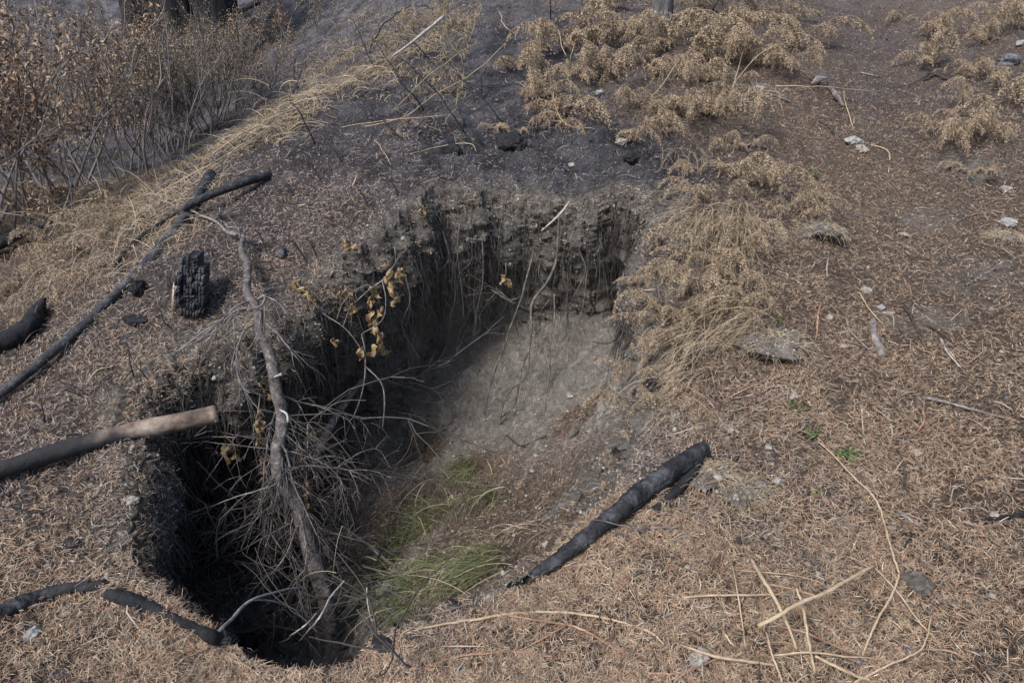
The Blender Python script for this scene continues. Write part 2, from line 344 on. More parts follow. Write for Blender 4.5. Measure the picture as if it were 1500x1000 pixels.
# ------------------------------------------------------------ ground mesh
nz0 = lambda x, y, f, s_: fbm(x * f, y * f, 0 * x, 3, s_) / 1.75
thA = np.r_[np.linspace(-180, -66, 50)[:-1], np.linspace(-66, -47, 40)[:-1], np.linspace(-47, 47, 480), np.linspace(47, 66, 40)[1:], np.linspace(66, 180, 50)[1:-1]]
thA = np.radians(thA)
rr = [.35]
while rr[-1] < 90: rr.append(rr[-1] * (1.05 if rr[-1] < .9 else 1.0062 if rr[-1] < 7 else 1.012 if rr[-1] < 14 else 1.06))
rr = np.array(rr); nr, na = len(rr), len(thA)
GXm = rr[:, None] * np.sin(thA)[None]; GYm = rr[:, None] * np.cos(thA)[None]
X, Y = GXm.ravel(), GYm.ravel(); Z = h(X, Y)
i = np.arange(nr - 1)[:, None] * na; j = np.arange(na)[None]; j2 = (j + 1) % na
F = np.stack([i + j, i + j2, i + na + j2, i + na + j], -1).reshape(-1, 4)
box = (X > RX.min()) & (X < RX.max()) & (Y > RY.min()) & (Y < RY.max())
ins = np.zeros(len(X), bool); ins[box] = inside(X[box], Y[box])
fin = ins[F]
F = F[~fin.all(1)]
# vertices just inside the rim slide out onto it
bv = np.unique(F[ins[F]])
for a in bv:
    k = np.argmin((RX - X[a]) ** 2 + (RY - Y[a]) ** 2); X[a], Y[a], Z[a] = RX[k], RY[k], RZ[k]
burn, dens = zone(X, Y); soil = np.zeros(len(X))
for a, b, r in SPW: soil = np.maximum(soil, np.clip(.55 + .7 * nz0(X, Y, 9, 77), 0, 1) * np.exp(-((X + .12 * nz0(X, Y, 5, 80) - a) ** 2 + (Y + .12 * nz0(X, Y, 5, 90) - b) ** 2) / (r * r)))
rd, re_ = rimdist(X, Y)
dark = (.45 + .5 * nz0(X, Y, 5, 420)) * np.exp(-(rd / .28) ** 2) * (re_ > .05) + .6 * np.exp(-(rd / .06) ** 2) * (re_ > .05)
soil = np.maximum(soil, .75 * np.exp(-(rd / .10) ** 2) * (re_ <= .05))
# centre
g = MB(); g.add(np.c_[X, Y, Z], F)
c0 = g.n; g.v.append(np.array([[0, 0, h(0., 0.)]])); g.n += 1
jj = np.arange(na); g.f[3] = [np.stack([0 * jj + c0, (jj + 1) % na, jj], 1)]
att = lambda a: np.r_[a, a[0]]
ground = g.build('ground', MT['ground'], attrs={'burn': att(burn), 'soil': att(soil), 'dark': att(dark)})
tag(ground, kind='structure')
GV, GF = np.c_[X, Y, Z], F
# ------------------------------------------------------------ pit mesh
U = np.array([(p[0], p[1]) for p in rc]);
R2X, R2Y = RX + OX * RE, RY + OY * RE
R2Z = np.minimum(hp(R2X, R2Y), RZ - .01); H = RZ - R2Z
NW, NF = 90, 70
rows = []; msk = []
# skirt under the turf
rows.append(np.c_[RX + OX * .05, RY + OY * .05, RZ - .035]); msk.append(0 * RX)
for k in range(NW + 1):
    t = k / NW
    mt = .50 + .0 * t
    mt = np.clip(.43 + .12 * fbm(RX * 3.5, RY * 3.5, 0 * RX, 3, 333), .28, .6)
    if False:                                    # root mat: slightly protruding belly
        q = t / mt; e = -.05 * math.sin(q * math.pi) * (RE > .1) * 1.0 + .0 * RE
    else:                                         # recess, then back out to the foot
        q = np.clip((t - mt) / (1 - mt), 0, 1); e = np.where(t < mt, -.06 * np.sin(np.clip(t / mt, 0, 1) * np.pi * .9) * sm(.04, .15, RE), RE * (.35 * sm(0, .25, q) + .65 * q) - .055 * (1 - sm(0, .05, q)) * .3 * sm(.04, .15, RE))
    zf = t
    lf = (1 - sm(-1.05, -.75, RX)) * sm(1.7, 2.1, RY)          # slumped shoulder on the left bank
    e = e - lf * .17 * (.6 + .6 * fbm(RX * 4, RY * 4, 0 * RX, 2, 808)) * np.sin(np.pi * np.clip(t / .62, 0, 1)) ** .8; zf = t - lf * .12 * np.sin(np.pi * np.clip(t / .62, 0, 1))
    rows.append(np.c_[RX + OX * e, RY + OY * e, RZ - H * zf]); msk.append(np.where(t < mt, 1.0, 0.0))
for k in range(1, NF + 1):
    q = k / NF; q = q * (1 - 0.0)
    x = R2X + (PC[0] - R2X) * q; y = R2Y + (PC[1] - R2Y) * q
    rows.append(np.c_[x, y, np.minimum(hp(x, y), RZ)]); msk.append(0 * RX - 1)
V = np.array(rows); MK = np.array(msk)
# soften the foot of the wall
for _ in range(6):
    s = slice(NW - 12, NW + 14); V[s] = (V[NW - 13:NW + 13] + V[s] + V[NW - 11:NW + 15]) / 3
gu = np.gradient(V, axis=0); gv = np.roll(V, -1, 1) - np.roll(V, 1, 1); Nn = np.cross(gu, gv); Nn /= np.linalg.norm(Nn, axis=2)[..., None] + 1e-9
for _ in range(4): Nn[1:-1] = (Nn[:-2] + Nn[1:-1] + Nn[2:]) / 3
if Nn[-10, :, 2].mean() < 0: Nn = -Nn
x, y, z = V[..., 0], V[..., 1], V[..., 2]
Hn = np.clip(H / .5, 0, 1)[None]
lump = .034 * fbm(x * 6, y * 6, z * 8, 2, 51) + .020 * fbm(x * 16, y * 16, z * 20, 3, 57, True) + .012 * fbm(x * 50, y * 50, z * 50, 2, 60, True)
smth = .04 * fbm(x * 4, y * 4, z * 5, 2, 70) + .022 * fbm(x * 13, y * 13, z * 13, 3, 75, True) + .008 * fbm(x * 50, y * 60, z * 60, 2, 76, True)
ts = np.r_[0, np.linspace(0, 1, NW + 1), np.ones(NF)][:, None]
MK = np.clip(MK, 0, 1); MK[0] = 1
for _ in range(3): MK[1:-1] = (MK[:-2] + MK[1:-1] + MK[2:]) / 3
matw = MK * Hn
fade = np.r_[0, 0, np.linspace(.15, 1, 8), np.ones(len(V) - 10)][:, None]
rw_ = sm(.0, .35, x) * (1 - sm(NW + 6, NW + 34, np.arange(len(V)))[:, None]) * (np.arange(len(V)) > 2)[:, None]
disp = (lump * matw * (.3 + .7 * sm(1.5, 2.2, y)) + (smth + rw_ * (.035 * fbm(x * 6, y * 6, z * 6, 3, 640, True) + .012 * fbm(x * 24, y * 24, z * 24, 2, 650, True))) * (1 - matw)) * fade
V = V + Nn * disp[..., None]
pitV = V; nrw = len(V); Vf = V.reshape(-1, 3)
i = np.arange(nrw - 1)[:, None] * M; j = np.arange(M)[None]; j2 = (j + 1) % M
PF = np.stack([i + j, i + j2, i + M + j2, i + M + j], -1).reshape(-1, 4)
# attributes: dark root mat at top, shade painted on the left side, pale soil wall and floor, needles on the right hand ramp
litp = [(745,745,.42),(850,605,.17),(700,800,.32),(620,660,.15),(780,810,.16),(690,700,.24),(600,760,.35)]
bvh = BVHTree.FromPolygons(np.r_[GV, Vf].tolist(), np.r_[GF, PF + len(GV)].tolist())
px, py, pz = Vf.T
ground_like = np.zeros(len(Vf))
for u_, v_, r_ in litp:
    a = bvh.ray_cast(Vector((0, 0, CAMZ)), Vector(ray(u_, v_)).normalized(), 200)[0]
    ground_like = np.maximum(ground_like, 1.15 * np.exp(-((px - a[0]) ** 2 + (py - a[1]) ** 2) / (r_ * r_)))
matf = (np.broadcast_to(matw, V.shape[:2])).ravel()
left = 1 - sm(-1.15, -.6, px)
left_shade = left * (np.r_[np.ones(NW + 2), np.ones(NF)][:, None] * np.ones((1, M))).ravel()  # shade of the left bank, put into the soil colour
pdark = np.clip(np.maximum(matf * 1.0, left_shade * .9), 0, 1)
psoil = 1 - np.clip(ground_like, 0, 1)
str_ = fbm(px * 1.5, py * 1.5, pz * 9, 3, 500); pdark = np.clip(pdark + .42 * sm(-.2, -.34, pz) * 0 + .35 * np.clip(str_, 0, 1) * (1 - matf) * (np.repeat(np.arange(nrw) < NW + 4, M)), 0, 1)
pm = MB(); pm.add(Vf, PF)
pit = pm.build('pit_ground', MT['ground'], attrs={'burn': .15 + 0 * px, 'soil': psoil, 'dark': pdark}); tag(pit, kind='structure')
def G(u, v, lift=0.0):
    d = Vector(ray(u, v)).normalized(); r = bvh.ray_cast(Vector((0, 0, CAMZ)), d, 200)
    if r[0] is None: return np.array(hit_h(u, v))
    n = r[1] if r[1].dot(d) < 0 else -r[1]
    return np.array(r[0] + Vector((0, 0, 1)) * lift)
def drop(x, y, z0=8):
    r = bvh.ray_cast(Vector((x, y, z0)), Vector((0, 0, -1)), 40); return r[0].z if r[0] else float(h(x, y))
# ------------------------------------------------------------ litter
def sector(n, r0, r1, a=57):
    r = r0 * (r1 / r0) ** rng.random(n); t = np.radians(rng.uniform(-a, a, n)); return r * np.sin(t), r * np.cos(t)
def normal_at(x, y, e=.01):
    dx = (h(x + e, y) - h(x - e, y)) / (2 * e); dy = (h(x, y + e) - h(x, y - e)) / (2 * e)
    n = np.c_[-dx, -dy, np.ones(len(x))]; return n / np.linalg.norm(n, axis=1)[:, None]
def strips(P, Nrm, Ln, Wd, tilt, bend, rise):
    """bent two-piece needles lying on a surface"""
    n = len(P); a = rng.uniform(0, 2 * np.pi, n)
    D = np.c_[np.cos(a), np.sin(a), np.zeros(n)]; D -= Nrm * (D * Nrm).sum(1)[:, None]
    D += Nrm * (tilt * rng.normal(0, 1, n))[:, None]; D /= np.linalg.norm(D, axis=1)[:, None]
    S = np.cross(D, Nrm); S /= np.linalg.norm(S, axis=1)[:, None] + 1e-9
    S2 = S + Nrm * rng.uniform(-.6, .6, n)[:, None]
    C = P + Nrm * (rise * rng.random(n))[:, None]; b = (bend * Ln * rng.normal(0, 1, n))[:, None]
    A = C - D * Ln[:, None] / 2; B = C + D * Ln[:, None] / 2; Mi = C + S * b + Nrm * np.abs(b) * .6
    wv = S2 * Wd[:, None] / 2
    V = np.stack([A - wv * .6, A + wv * .6, Mi - wv, Mi + wv, B - wv * .4, B + wv * .4], 1).reshape(-1, 3)
    k = np.arange(n)[:, None] * 6
    F = np.concatenate([k + np.array([[0, 1, 3, 2]]), k + np.array([[2, 3, 5, 4]])])
    return V, F
def scatter(name, n, r0, r1, material, lab, keep, Ln, Wd, tilt=.25, bend=.15, rise=.012, kind='stuff', cat=None, seedpts=None):
    x, y = sector(n, r0, r1); k = ~inside(x, y); x, y = x[k], y[k]
    k = keep(x, y); x, y = x[k], y[k]
    P = np.c_[x, y, h(x, y) + .001]; d = np.hypot(x, y)
    l = Ln * rng.lognormal(0, .35, len(x)); wd = Wd * rng.uniform(.6, 1.4, len(x)) * (1 + .085 * np.clip(d - 2, 0, 8))
    V, F = strips(P, normal_at(x, y), l, wd, tilt, bend, rise)
    m = MB(); m.add(V, F); o = m.build(name, material, smooth=False); tag(o, lab, cat, kind=kind); return o
def nz(x, y, f, s): return fbm(x * f, y * f, 0 * x, 3, s) / 1.75
needle_m = mat('pine_needles', [(.08,.048,.036),(.22,.13,.085),(.36,.24,.155),(.28,.165,.11),(.45,.33,.225),(.15,.125,.10),(.38,.26,.175),(.32,.28,.19),(.68,.56,.43)], 3, .75, 0, island=.97)
needle_d = mat('scorched_needles', [(.05,.042,.04),(.14,.105,.09),(.30,.215,.175),(.19,.17,.16),(.44,.35,.30),(.28,.255,.25)], 3, .8, 0, island=.97)
def kw(x, y):
    b, d = zone(x, y); rd_, e = rimdist(x, y)
    p = d * (1 - sm(.15, .75, b + .35 * nz(x, y, 4, 200))) * (1 - .6 * sm(.08, .4, nz(x, y, 7, 210))) * (1 - .35 * sm(.0, .4, nz(x, y, 2.5, 215)))
    for a, c, r in SPW: p = p * (1 - .6 * np.exp(-((x - a) ** 2 + (y - c) ** 2) / (r * r * .8)))
    return rng.random(len(x)) < p
def kd(x, y):
    b, d = zone(x, y); p = d * sm(.1, .6, b + .35 * nz(x, y, 4, 200)) * (.35 + .65 * sm(-.3, .3, nz(x, y, 5, 220)))
    return rng.random(len(x)) < p
scatter('needle_litter', 1350000, .75, 17, needle_m, 'tan and reddish pine needle litter over the forest floor', kw, .020, .00125, bend=.045, tilt=.3, rise=.017, cat='needles')
scatter('scorched_needle_litter', 560000, 1.2, 17, needle_d, 'dull scorched needle litter over the burnt slope', kd, .020, .0017, bend=.06, tilt=.3, cat='needles')
twig_m = mat('twig_bits', [(.02,.018,.018),(.09,.07,.06),(.2,.16,.13),(.34,.28,.23)], 3, .8, 0, island=.97)
scatter('twig_litter', 16000, .8, 16, twig_m, 'short dark and grey twig bits scattered over the litter', lambda x, y: rng.random(len(x)) < .6, .06, .0035, .2, .12, .015, cat='twigs')
scatter('burnt_stem_stubble', 16000, 2, 16, MT['charblack'], 'thin black burnt stem stubble on the ashy slope', lambda x, y: rng.random(len(x)) < sm(.4, .9, zone(x, y)[0]), .05, .003, 1.2, .1, .02, cat='stubble')
brush_m = mat('dead_undergrowth', [(.05,.038,.03),(.13,.095,.06),(.24,.175,.105),(.34,.27,.18),(.16,.15,.08)], 3, .8, 0, island=.97)
def kb(x, y):
    b, _ = zone(x, y); side = sm(.2, -1.2, x + .55 * (y - 7.5)) if False else (x < -.35 * 1.0 - .0 * y)
    g = (hbase(x, y) < hbase(x + .6, y) - .02)
    return side & (y > 4.6) & g & (rng.random(len(x)) < .15 + .85 * sm(-.25, .3, nz(x, y, 1.6, 610)))
scatter('dead_undergrowth', 150000, 4.5, 19, brush_m, 'dead brown undergrowth and short dry grass in the hollow and on the far slope', kb, .085, .0028, 1.1, .2, .05, cat='undergrowth')
# needles on pit floor ramp
def pit_scatter(name, material, n, wfun, Ln, Wd, lab, cat, rise=.01):
    vi = rng.integers(M * 3, len(Vf) - M, n); P = Vf[vi] + rng.normal(0, .006, (n, 3)); k = rng.random(n) < wfun(vi); P = P[k]; vi = vi[k]
    NN = Nn.reshape(-1, 3)[vi]; V, F = strips(P, NN, Ln * rng.lognormal(0, .35, len(P)), Wd * rng.uniform(.6, 1.4, len(P)), .25, .15, rise)
    m = MB(); m.add(V, F); o = m.build(name, material, smooth=False); tag(o, lab, cat, kind='stuff')
def area_w(vi):
    # polar cells shrink toward the centre: even the density out
    row = vi // M; return np.clip(1 - (row - NW) / NF, 0.02, 1)
pit_scatter('pit_needle_litter', needle_m, 260000, lambda vi: np.clip(ground_like[vi], 0, 1) * area_w(vi) * (.4 + .6 * sm(-.3, .3, fbm(px[vi] * 6, py[vi] * 6, 0 * vi, 2, 12))), .019, .0018, 'brown needle litter on the ramp inside the pit', 'needles')
pit_scatter('rim_litter', needle_m, 500000, lambda vi: .4 * np.where(px[vi] < -.8, (vi < M * 34) * np.exp(-(vi // M) / 16.0), (vi < M * 12) * np.exp(-(vi // M) / 4.0)), .02, .0018, 'needle litter and duff spilling over the pit lip', 'needles', .02)
pit_scatter('pit_debris', twig_m, 26000, lambda vi: (.25 + .3 * pdark[vi]) * area_w(vi), .03, .0025, 'fine dark rootlets and bits in the pit soil', 'rootlets')
# crumbs
ico = np.array([(0,0,1),(.89,0,.45),(.28,.85,.45),(-.72,.53,.45),(-.72,-.53,.45),(.28,-.85,.45),(.72,.53,-.45),(-.28,.85,-.45),(-.89,0,-.45),(-.28,-.85,-.45),(.72,-.53,-.45),(0,0,-1)])
icof = np.array([(0,1,2),(0,2,3),(0,3,4),(0,4,5),(0,5,1),(1,6,2),(2,7,3),(3,8,4),(4,9,5),(5,10,1),(6,7,2),(7,8,3),(8,9,4),(9,10,5),(10,6,1),(6,11,7),(7,11,8),(8,11,9),(9,11,10),(10,11,6)])
def crumbs(name, P, size, material, lab, cat, smooth=False):
    n = len(P); s = size * rng.lognormal(0, .5, n); a = rng.uniform(0, 6.28, n)
    J = ico[None] * (1 + rng.uniform(-.35, .35, (n, 12, 1))) * rng.uniform(.5, 1.2, (n, 1, 3)) * s[:, None, None]
    c, q = np.cos(a)[:, None], np.sin(a)[:, None]
    V = np.stack([J[..., 0] * c - J[..., 1] * q, J[..., 0] * q + J[..., 1] * c, J[..., 2]], -1) + P[:, None]
    m = MB(); m.add(V.reshape(-1, 3), (np.arange(n)[:, None, None] * 12 + icof[None]).reshape(-1, 3))
    o = m.build(name, material, smooth=smooth); tag(o, lab, cat, kind='stuff')
def gpts(n, r0, r1, keep):
    x, y = sector(n, r0, r1); k = ~inside(x, y); x, y = x[k], y[k]; k = keep(x, y); x, y = x[k], y[k]; return np.c_[x, y, h(x, y)]
crumb_char = mat('char_bits', [(.012,.012,.015),(.035,.036,.043),(.09,.092,.11)], 3, .6, 0, island=.97, spec=.5)
crumb_soil = mat('soil_bits', [(.07,.06,.05),(.14,.12,.10),(.22,.20,.175),(.32,.30,.27)], 3, .95, 0, island=.97)
def kc(x, y):
    b, _ = zone(x, y); return rng.random(len(x)) < (.16 + .6 * sm(.1, .6, b)) * sm(.0, .35, nz(x, y, 6, 300))
crumbs('charcoal_bits', gpts(60000, 1, 16, kc), .005, crumb_char, 'black charcoal crumbs strewn over the burnt ground', 'charcoal')
def ks(x, y):
    p = .06 + 0 * x; rd_, e = rimdist(x, y); p = p + .7 * np.exp(-(rd_ / .12) ** 2)
    for a, c, r in SPW: p = p + .7 * np.exp(-((x - a) ** 2 + (y - c) ** 2) / (r * r))
    return rng.random(len(x)) < p
crumbs('soil_crumbs', gpts(60000, .9, 14, ks), .0035, crumb_soil, 'grey soil crumbs and grit along the pit rim', 'soil')
vi = rng.integers(M * 4, len(Vf) - M * 4, 90000); vi = vi[rng.random(len(vi)) < (.3 + .4 * matf[vi]) * area_w(vi)]
crumbs('pit_soil_crumbs', Vf[vi] + Nn.reshape(-1, 3)[vi] * .001, .0035, crumb_soil, 'lumpy soil crumbs clinging to the pit wall', 'soil')
wr = gpts(1500, 1, 12, lambda x, y: rng.random(len(x)) < .35)
crumbs('pale_grit', wr, .0045, MT['stone'], 'tiny pale pebbles dotted through the needle litter', 'pebbles')
# ------------------------------------------------------------ sticks, logs, stems, roots
def smooth_path(P, k=5):
    P = np.asarray(P, float); n = len(P)
    if n < 3: 
        t = np.linspace(0, 1, k * 2)[:, None]; return P[0] + (P[-1] - P[0]) * t
    Q = np.vstack([2 * P[0] - P[1], P, 2 * P[-1] - P[-2]]); out = []
    for i in range(1, n):
        a, b, c, d = Q[i - 1], Q[i], Q[i + 1], Q[i + 2]
        for j in range(k):
            t = j / k; out.append(.5 * ((2 * b) + (-a + c) * t + (2 * a - 5 * b + 4 * c - d) * t * t + (-a + 3 * b - 3 * c + d) * t ** 3))
    out.append(P[-1]); return np.array(out)
def pt(p, lift=0):
    """(u,v) lies on the surface; (u,v,l) floats l metres above it; (u,v,None,y) stands at distance y"""
    if len(p) == 4: return WY(p[0], p[1], p[3])
    P = G(p[0], p[1]); l = (p[2] if len(p) > 2 else 0)
    if l > 0:
        d = ray(p[0], p[1]); q = P.copy(); s_ = 0
        for _ in range(8):
            s_ += (l - (q[2] - drop(q[0], q[1], q[2] + .6))) * .45 / max(.3, -d[2]); q = P - d * s_
        P = q
    P[2] += lift; return P
def pxr(p, w):      # radius in metres of something w pixels wide at the point p
    d = math.sqrt(p[0] ** 2 + p[1] ** 2 + (CAMZ - p[2]) ** 2); u = p[1] * cp + (CAMZ - p[2]) * sp; return w * u / 1000 / 2 * .88 * (.72 if w < 10 else 1)
def path(pts, w, k=5, wob=.0, liftf=.6, fit=0):
    """w: pixel widths at the ends or a list; returns world path and radii, raised to rest on the ground"""
    P = np.array([pt(p) for p in pts]); ws = np.interp(np.linspace(0, 1, len(P)), np.linspace(0, 1, len(w)), w)
    r = np.array([pxr(p, q) for p, q in zip(P, ws)])
    for i, p in enumerate(pts):
        if len(p) < 4: P[i, 2] += r[i] * liftf + (.009 if ws[i] < 10 else .004)
    if fit:
        t = np.linspace(0, 1, len(P)); t = np.r_[0, np.cumsum(np.linalg.norm(np.diff(P, axis=0), axis=1))]
        P = np.stack([np.polyval(np.polyfit(t, P[:, i], fit), t) for i in range(3)], 1)
    Q = smooth_path(P, k); rr = np.interp(np.linspace(0, 1, len(Q)), np.linspace(0, 1, len(r)), r)
    if wob: Q = Q + wob * np.c_[vnoise(Q[:, 0] * 9, Q[:, 1] * 9, 0 * Q[:, 0], 5), vnoise(Q[:, 0] * 9, Q[:, 1] * 9, 0 * Q[:, 0] + 9, 6), vnoise(Q[:, 0] * 9, Q[:, 1] * 9, 0 * Q[:, 0] + 4, 8) * .5]
    return Q, rr
def single(name, label, cat, pts, w, m, seg=6, k=5, rough=0, wob=0, group=None, liftf=.6, more=(), flat=1.0, fit=0):
    b = MB(); thin = max(w) < 10
    if thin: k = max(k, 8); wob = max(wob, .003)
    Q, r = path(pts, w, k, wob, liftf, fit)
    if thin and len(Q) > 6:
        Q = Q + rng.normal(0, .0006, Q.shape); r = r * (1 + rng.normal(0, .05, len(r))); nd = np.arange(3, len(r) - 2, 7); r[nd] *= 1.18; rough = max(rough, .05)
    b.tube(Q, r, seg, True, rough, random.random() * 9, flat)
    for (mp, mw) in more: q2, r2 = path(mp, mw, k, wob, liftf); b.tube(q2, r2, max(4, seg - 2), True, rough)
    return tag(b.build(name, MT[m]), label, cat, group)
GL = 'logs'
# two charred poles crossing on the slope
single('charred_pole', 'long straight charred pole lying down the slope from the crossing to the left edge', 'pole',
       [(-60,620),(0,585),(60,545),(130,482),(200,412),(235,358),(270,316),(320,258)], [13,14,15,15,16,16,18], 'charlight', 20, 14, .07, fit=2, liftf=.7)
single('charred_pole', 'short bent charred pole lying across the top of the long pole', 'pole',
       [(255,320,.02),(272,308,.07),(300,298,.07),(350,274,.03),(398,262,.01)], [8,12,13,12], 'char', 18, 14, .09, fit=2, liftf=.9)
single('charred_branch', 'dark charred branch half hidden in grass below the crossing poles', 'branch',
       [(165,398),(195,362),(235,332),(262,316)], [6,10,9,6], 'charblack', 8, 5, .2)
single('charred_log', 'short dark log with a raised stub, lying at the left edge under brown brush', 'log',
       [(-70,545),(0,512),(40,492),(58,460,.03),(66,440,.06)], [30,28,30,22,9], 'charblack', 20, 10, .14)
single('fallen_log', 'dark fallen log in the brush at the left edge, pointing up to the right', 'log',
       [(-60,400),(0,362,.05),(45,342,.08),(95,315,.1)], [24,20,16,8], 'charlight', 10, 5, .12)
single('fallen_branch', 'grey stub of branch in the brush at the left edge above the fallen log', 'branch', [(-30,372,.1),(0,330,.15),(12,304,.2)], [12,9,7], 'grey', 8, 4, .1)
single('fallen_branch', 'thin forked grey branch standing out of the brush under the leafy shrub', 'branch', [(72,350,.1),(98,300,.25),(108,262,.4)], [4,4,2], 'grey', 5, 4, .1,
       more=[([(95,312,.2),(70,290,.3),(62,262,.4)],[3,2])])
# the cut log over the pit
root = empty('cut_log', tuple(pt((0,712)))); tag(root, 'log with a pale sawn end, jutting over the left rim of the pit', 'log')
P0 = pt((-60,738)); P1 = pt((0,712)); P2 = pt((110,668)); P3 = WY(205,642,P2[1]+.10); P4 = WY(316,607,P2[1]+.22)
for p in (P0,P1,P2): p[2] += .045
A_ = np.array([P0,P1,P2,P3,P4]); t_ = np.linspace(0, 1, 5); A_ = np.stack([np.polyval(np.polyfit(t_, A_[:, i], 1 if i == 2 else 2), t_) for i in range(3)], 1); P0, P1, P2, P3, P4 = A_ + [0, 0, .012]
Q = smooth_path([P0,P1,P2,P3,P4], 8); rr_ = np.interp(np.linspace(0,1,len(Q)), [0,.25,.5,.75,1], [pxr(P0,26),pxr(P1,27),pxr(P2,30),pxr(P3,31),pxr(P4,29)])
def part_of(b, name, m, root, **k):
    o = b.build(name, MT[m], **k); o.parent = root; o.matrix_parent_inverse = root.matrix_basis.inverted(); return o
Q = smooth_path([P0,P1,P2,P3,P4], 20); rr_ = np.interp(np.linspace(0,1,len(Q)), np.linspace(0,1,len(rr_)), rr_); n0 = int(len(Q)*.66)
b = MB(); b.tube(Q, rr_, 32, True, .05); vv = np.concatenate(b.v); ax_ = (vv - Q[0]) @ (Q[-1] - Q[0]) / np.linalg.norm(Q[-1] - Q[0]) ** 2
sc_ = np.clip(.5 + (.70 - ax_ + .10 * fbm(vv[:, 0] * 14, vv[:, 1] * 14, vv[:, 2] * 14, 3, 90) - .3 * (vv[:, 2] - (Q[0][2] + ax_ * (Q[-1][2] - Q[0][2]))) / rr_.mean() * .4) * 5, 0, 1)
o = b.build('log_body', MT['scorch'], attrs={'char': sc_}); o.parent = root; o.matrix_parent_inverse = root.matrix_basis.inverted()
b = MB(); dv = Q[-1]-Q[-2]; dv /= np.linalg.norm(dv); b.tube([Q[-1]-dv*.01, Q[-1]+dv*.003], [rr_[-1]*1.02, rr_[-1]*.95], 18, True); part_of(b, 'cut_end', 'cut', root)
# bottom left logs
single('charred_log', 'glossy black split log entering at the bottom left corner', 'log', [(-60,935),(0,905),(40,886),(80,870),(133,858,.01)], [26,26,25,20,12], 'char', 24, 12, .16, liftf=.3)
single('charred_log', 'short blue grey charred piece just beyond the split log tip', 'log', [(118,868),(140,862),(156,858)], [14,17,14], 'char', 10, 4, .12)
single('charred_log', 'dark crooked log along the near left rim, with a blunt grey end', 'log',
       [(158,872),(185,880),(220,893),(258,910),(290,924),(318,938),(345,946),(372,951)], [18,23,21,14,14,20,27,24], 'charblack', 24, 10, .14, liftf=.3)
# pale bare branches rising from the rim log
b = MB()
for pts, w in [([(320,930,.02),(345,900,None,1.50),(373,876,None,1.62),(405,866,None,1.72),(440,858,None,1.85)],[8,8,7,5,4]),
               ([(373,878,None,1.62),(400,880,None,1.68),(430,890,None,1.76),(466,899,None,1.85)],[5,4,3,2])]:
    Q_, r_ = path(pts, w, 6, .008); b.tube(Q_, r_, 8)
tag(b.build('bare_branch', MT['pale']), 'forked pale barkless branch rising from the blunt end of the crooked rim log', 'branch')
single('bare_branch', 'slender straight pale branch leaning over the near rim', 'branch', [(438,946,.01),(462,912,None,1.46),(488,878,None,1.55),(508,848,None,1.66)], [5,5,5,4], 'pale', 7, 5, wob=.01)
single('bare_branch', 'thin short pale twig beside the slender leaning branch', 'branch', [(410,946,.01),(432,925,None,1.45),(465,899,None,1.5)], [4,4,3], 'pale', 6, 4, wob=.01)
single('bare_branch', 'small curved pale twig standing at the near edge of the green grass', 'branch', [(538,860,None,1.9),(540,885,None,1.85),(546,908,None,1.8),(552,895,None,1.8)], [3,3,3,2], 'pale', 5, 4)
# right charred log
single('charred_log', 'thick cracked charred log lying on the right rim of the pit', 'log',
       [(1032,664,.0),(1010,676,.01),(960,712,.02),(925,738,.03),(895,765,.03),(858,790,.02),(820,822),(775,851)], [26,29,28,30,26,25,22,16], 'char', 40, 24, .12, fit=3, liftf=.45)
single('charred_branch', 'short dark branch under the upper end of the thick charred log', 'branch', [(958,752),(985,728),(1012,700),(1026,676)], [14,16,16,12], 'charblack', 9, 4, .2)
single('dead_twig', 'long thin twig lying across the thick charred log toward the right', 'twig', [(868,762,.06),(930,776,.05),(955,778,.01),(985,777,.01),(1002,776)], [2,3,5,5,3], 'grey', 5, 4, wob=.006,
       more=[([(985,777,.01),(968,797),(950,815)],[4,3])])
# checkered slab of burnt wood standing on the slope
root = empty('burnt_wood_slab', tuple(G(278,460))); tag(root, 'upright slab of deeply checkered charcoal wood with a pale left edge', 'burnt wood')
base = G(276,468); d0 = base[1]
def slab(cols, z0s, z1s, name, m):
    b = MB(); n = len(cols)
    return b
yb = base[1]-.02
cols = [(255,263,455,448,398),(264,272,0,462,378),(273,281,0,462,374),(282,290,0,464,374),(291,298,0,458,392)]
b = MB()
for (u0,u1,_,vb,vt) in cols:
    nseg = random.choice([11,12,14,15]); 
    for i in range(nseg):
        if i == 0: cut = np.sort(np.r_[0, rng.uniform(.04, .96, nseg - 1), 1])
        va = vb+(vt-vb)*cut[i]; vc = vb+(vt-vb)*cut[i+1]+.5
        for uu0,uu1 in ((u0,(u0+u1)/2-.4),((u0+u1)/2+.4,u1)):
            jit = random.uniform(-.009,.009); yy = yb + (vb-(va+vc)/2)*.0012 + jit; q = random.uniform(-.6,.6)
            A = [WY(uu0+q,va,yy),WY(uu1+q,va,yy),WY(uu1+q,vc,yy+.004),WY(uu0+q,vc,yy+.004)]; B = [a+np.array([0,.07,.0]) for a in A]
            c = sum(A)/4; A2 = [c+(a-c)*.9+rng.normal(0,.0018,3)-np.array([0,.0045,0]) for a in A]
            b.add(A2+A+B, [(0,1,2,3),(0,4,5,1),(1,5,6,2),(2,6,7,3),(3,7,4,0),(4,8,9,5),(5,9,10,6),(6,10,11,7),(7,11,8,4),(11,10,9,8)])
part_of(b, 'charcoal_blocks', 'charlight', root, smooth=False)
b = MB(); A = [WY(250,455,yb+.01),WY(256,457,yb+.0),WY(258,398,yb+.06),WY(253,420,yb+.06)]; B=[a+np.array([0,.05,0]) for a in A]
b.add(A+B,[(0,1,2,3),(7,6,5,4),(0,4,5,1),(1,5,6,2),(2,6,7,3),(3,7,4,0)]); part_of(b, 'splintered_edge', 'cut', root, smooth=False)
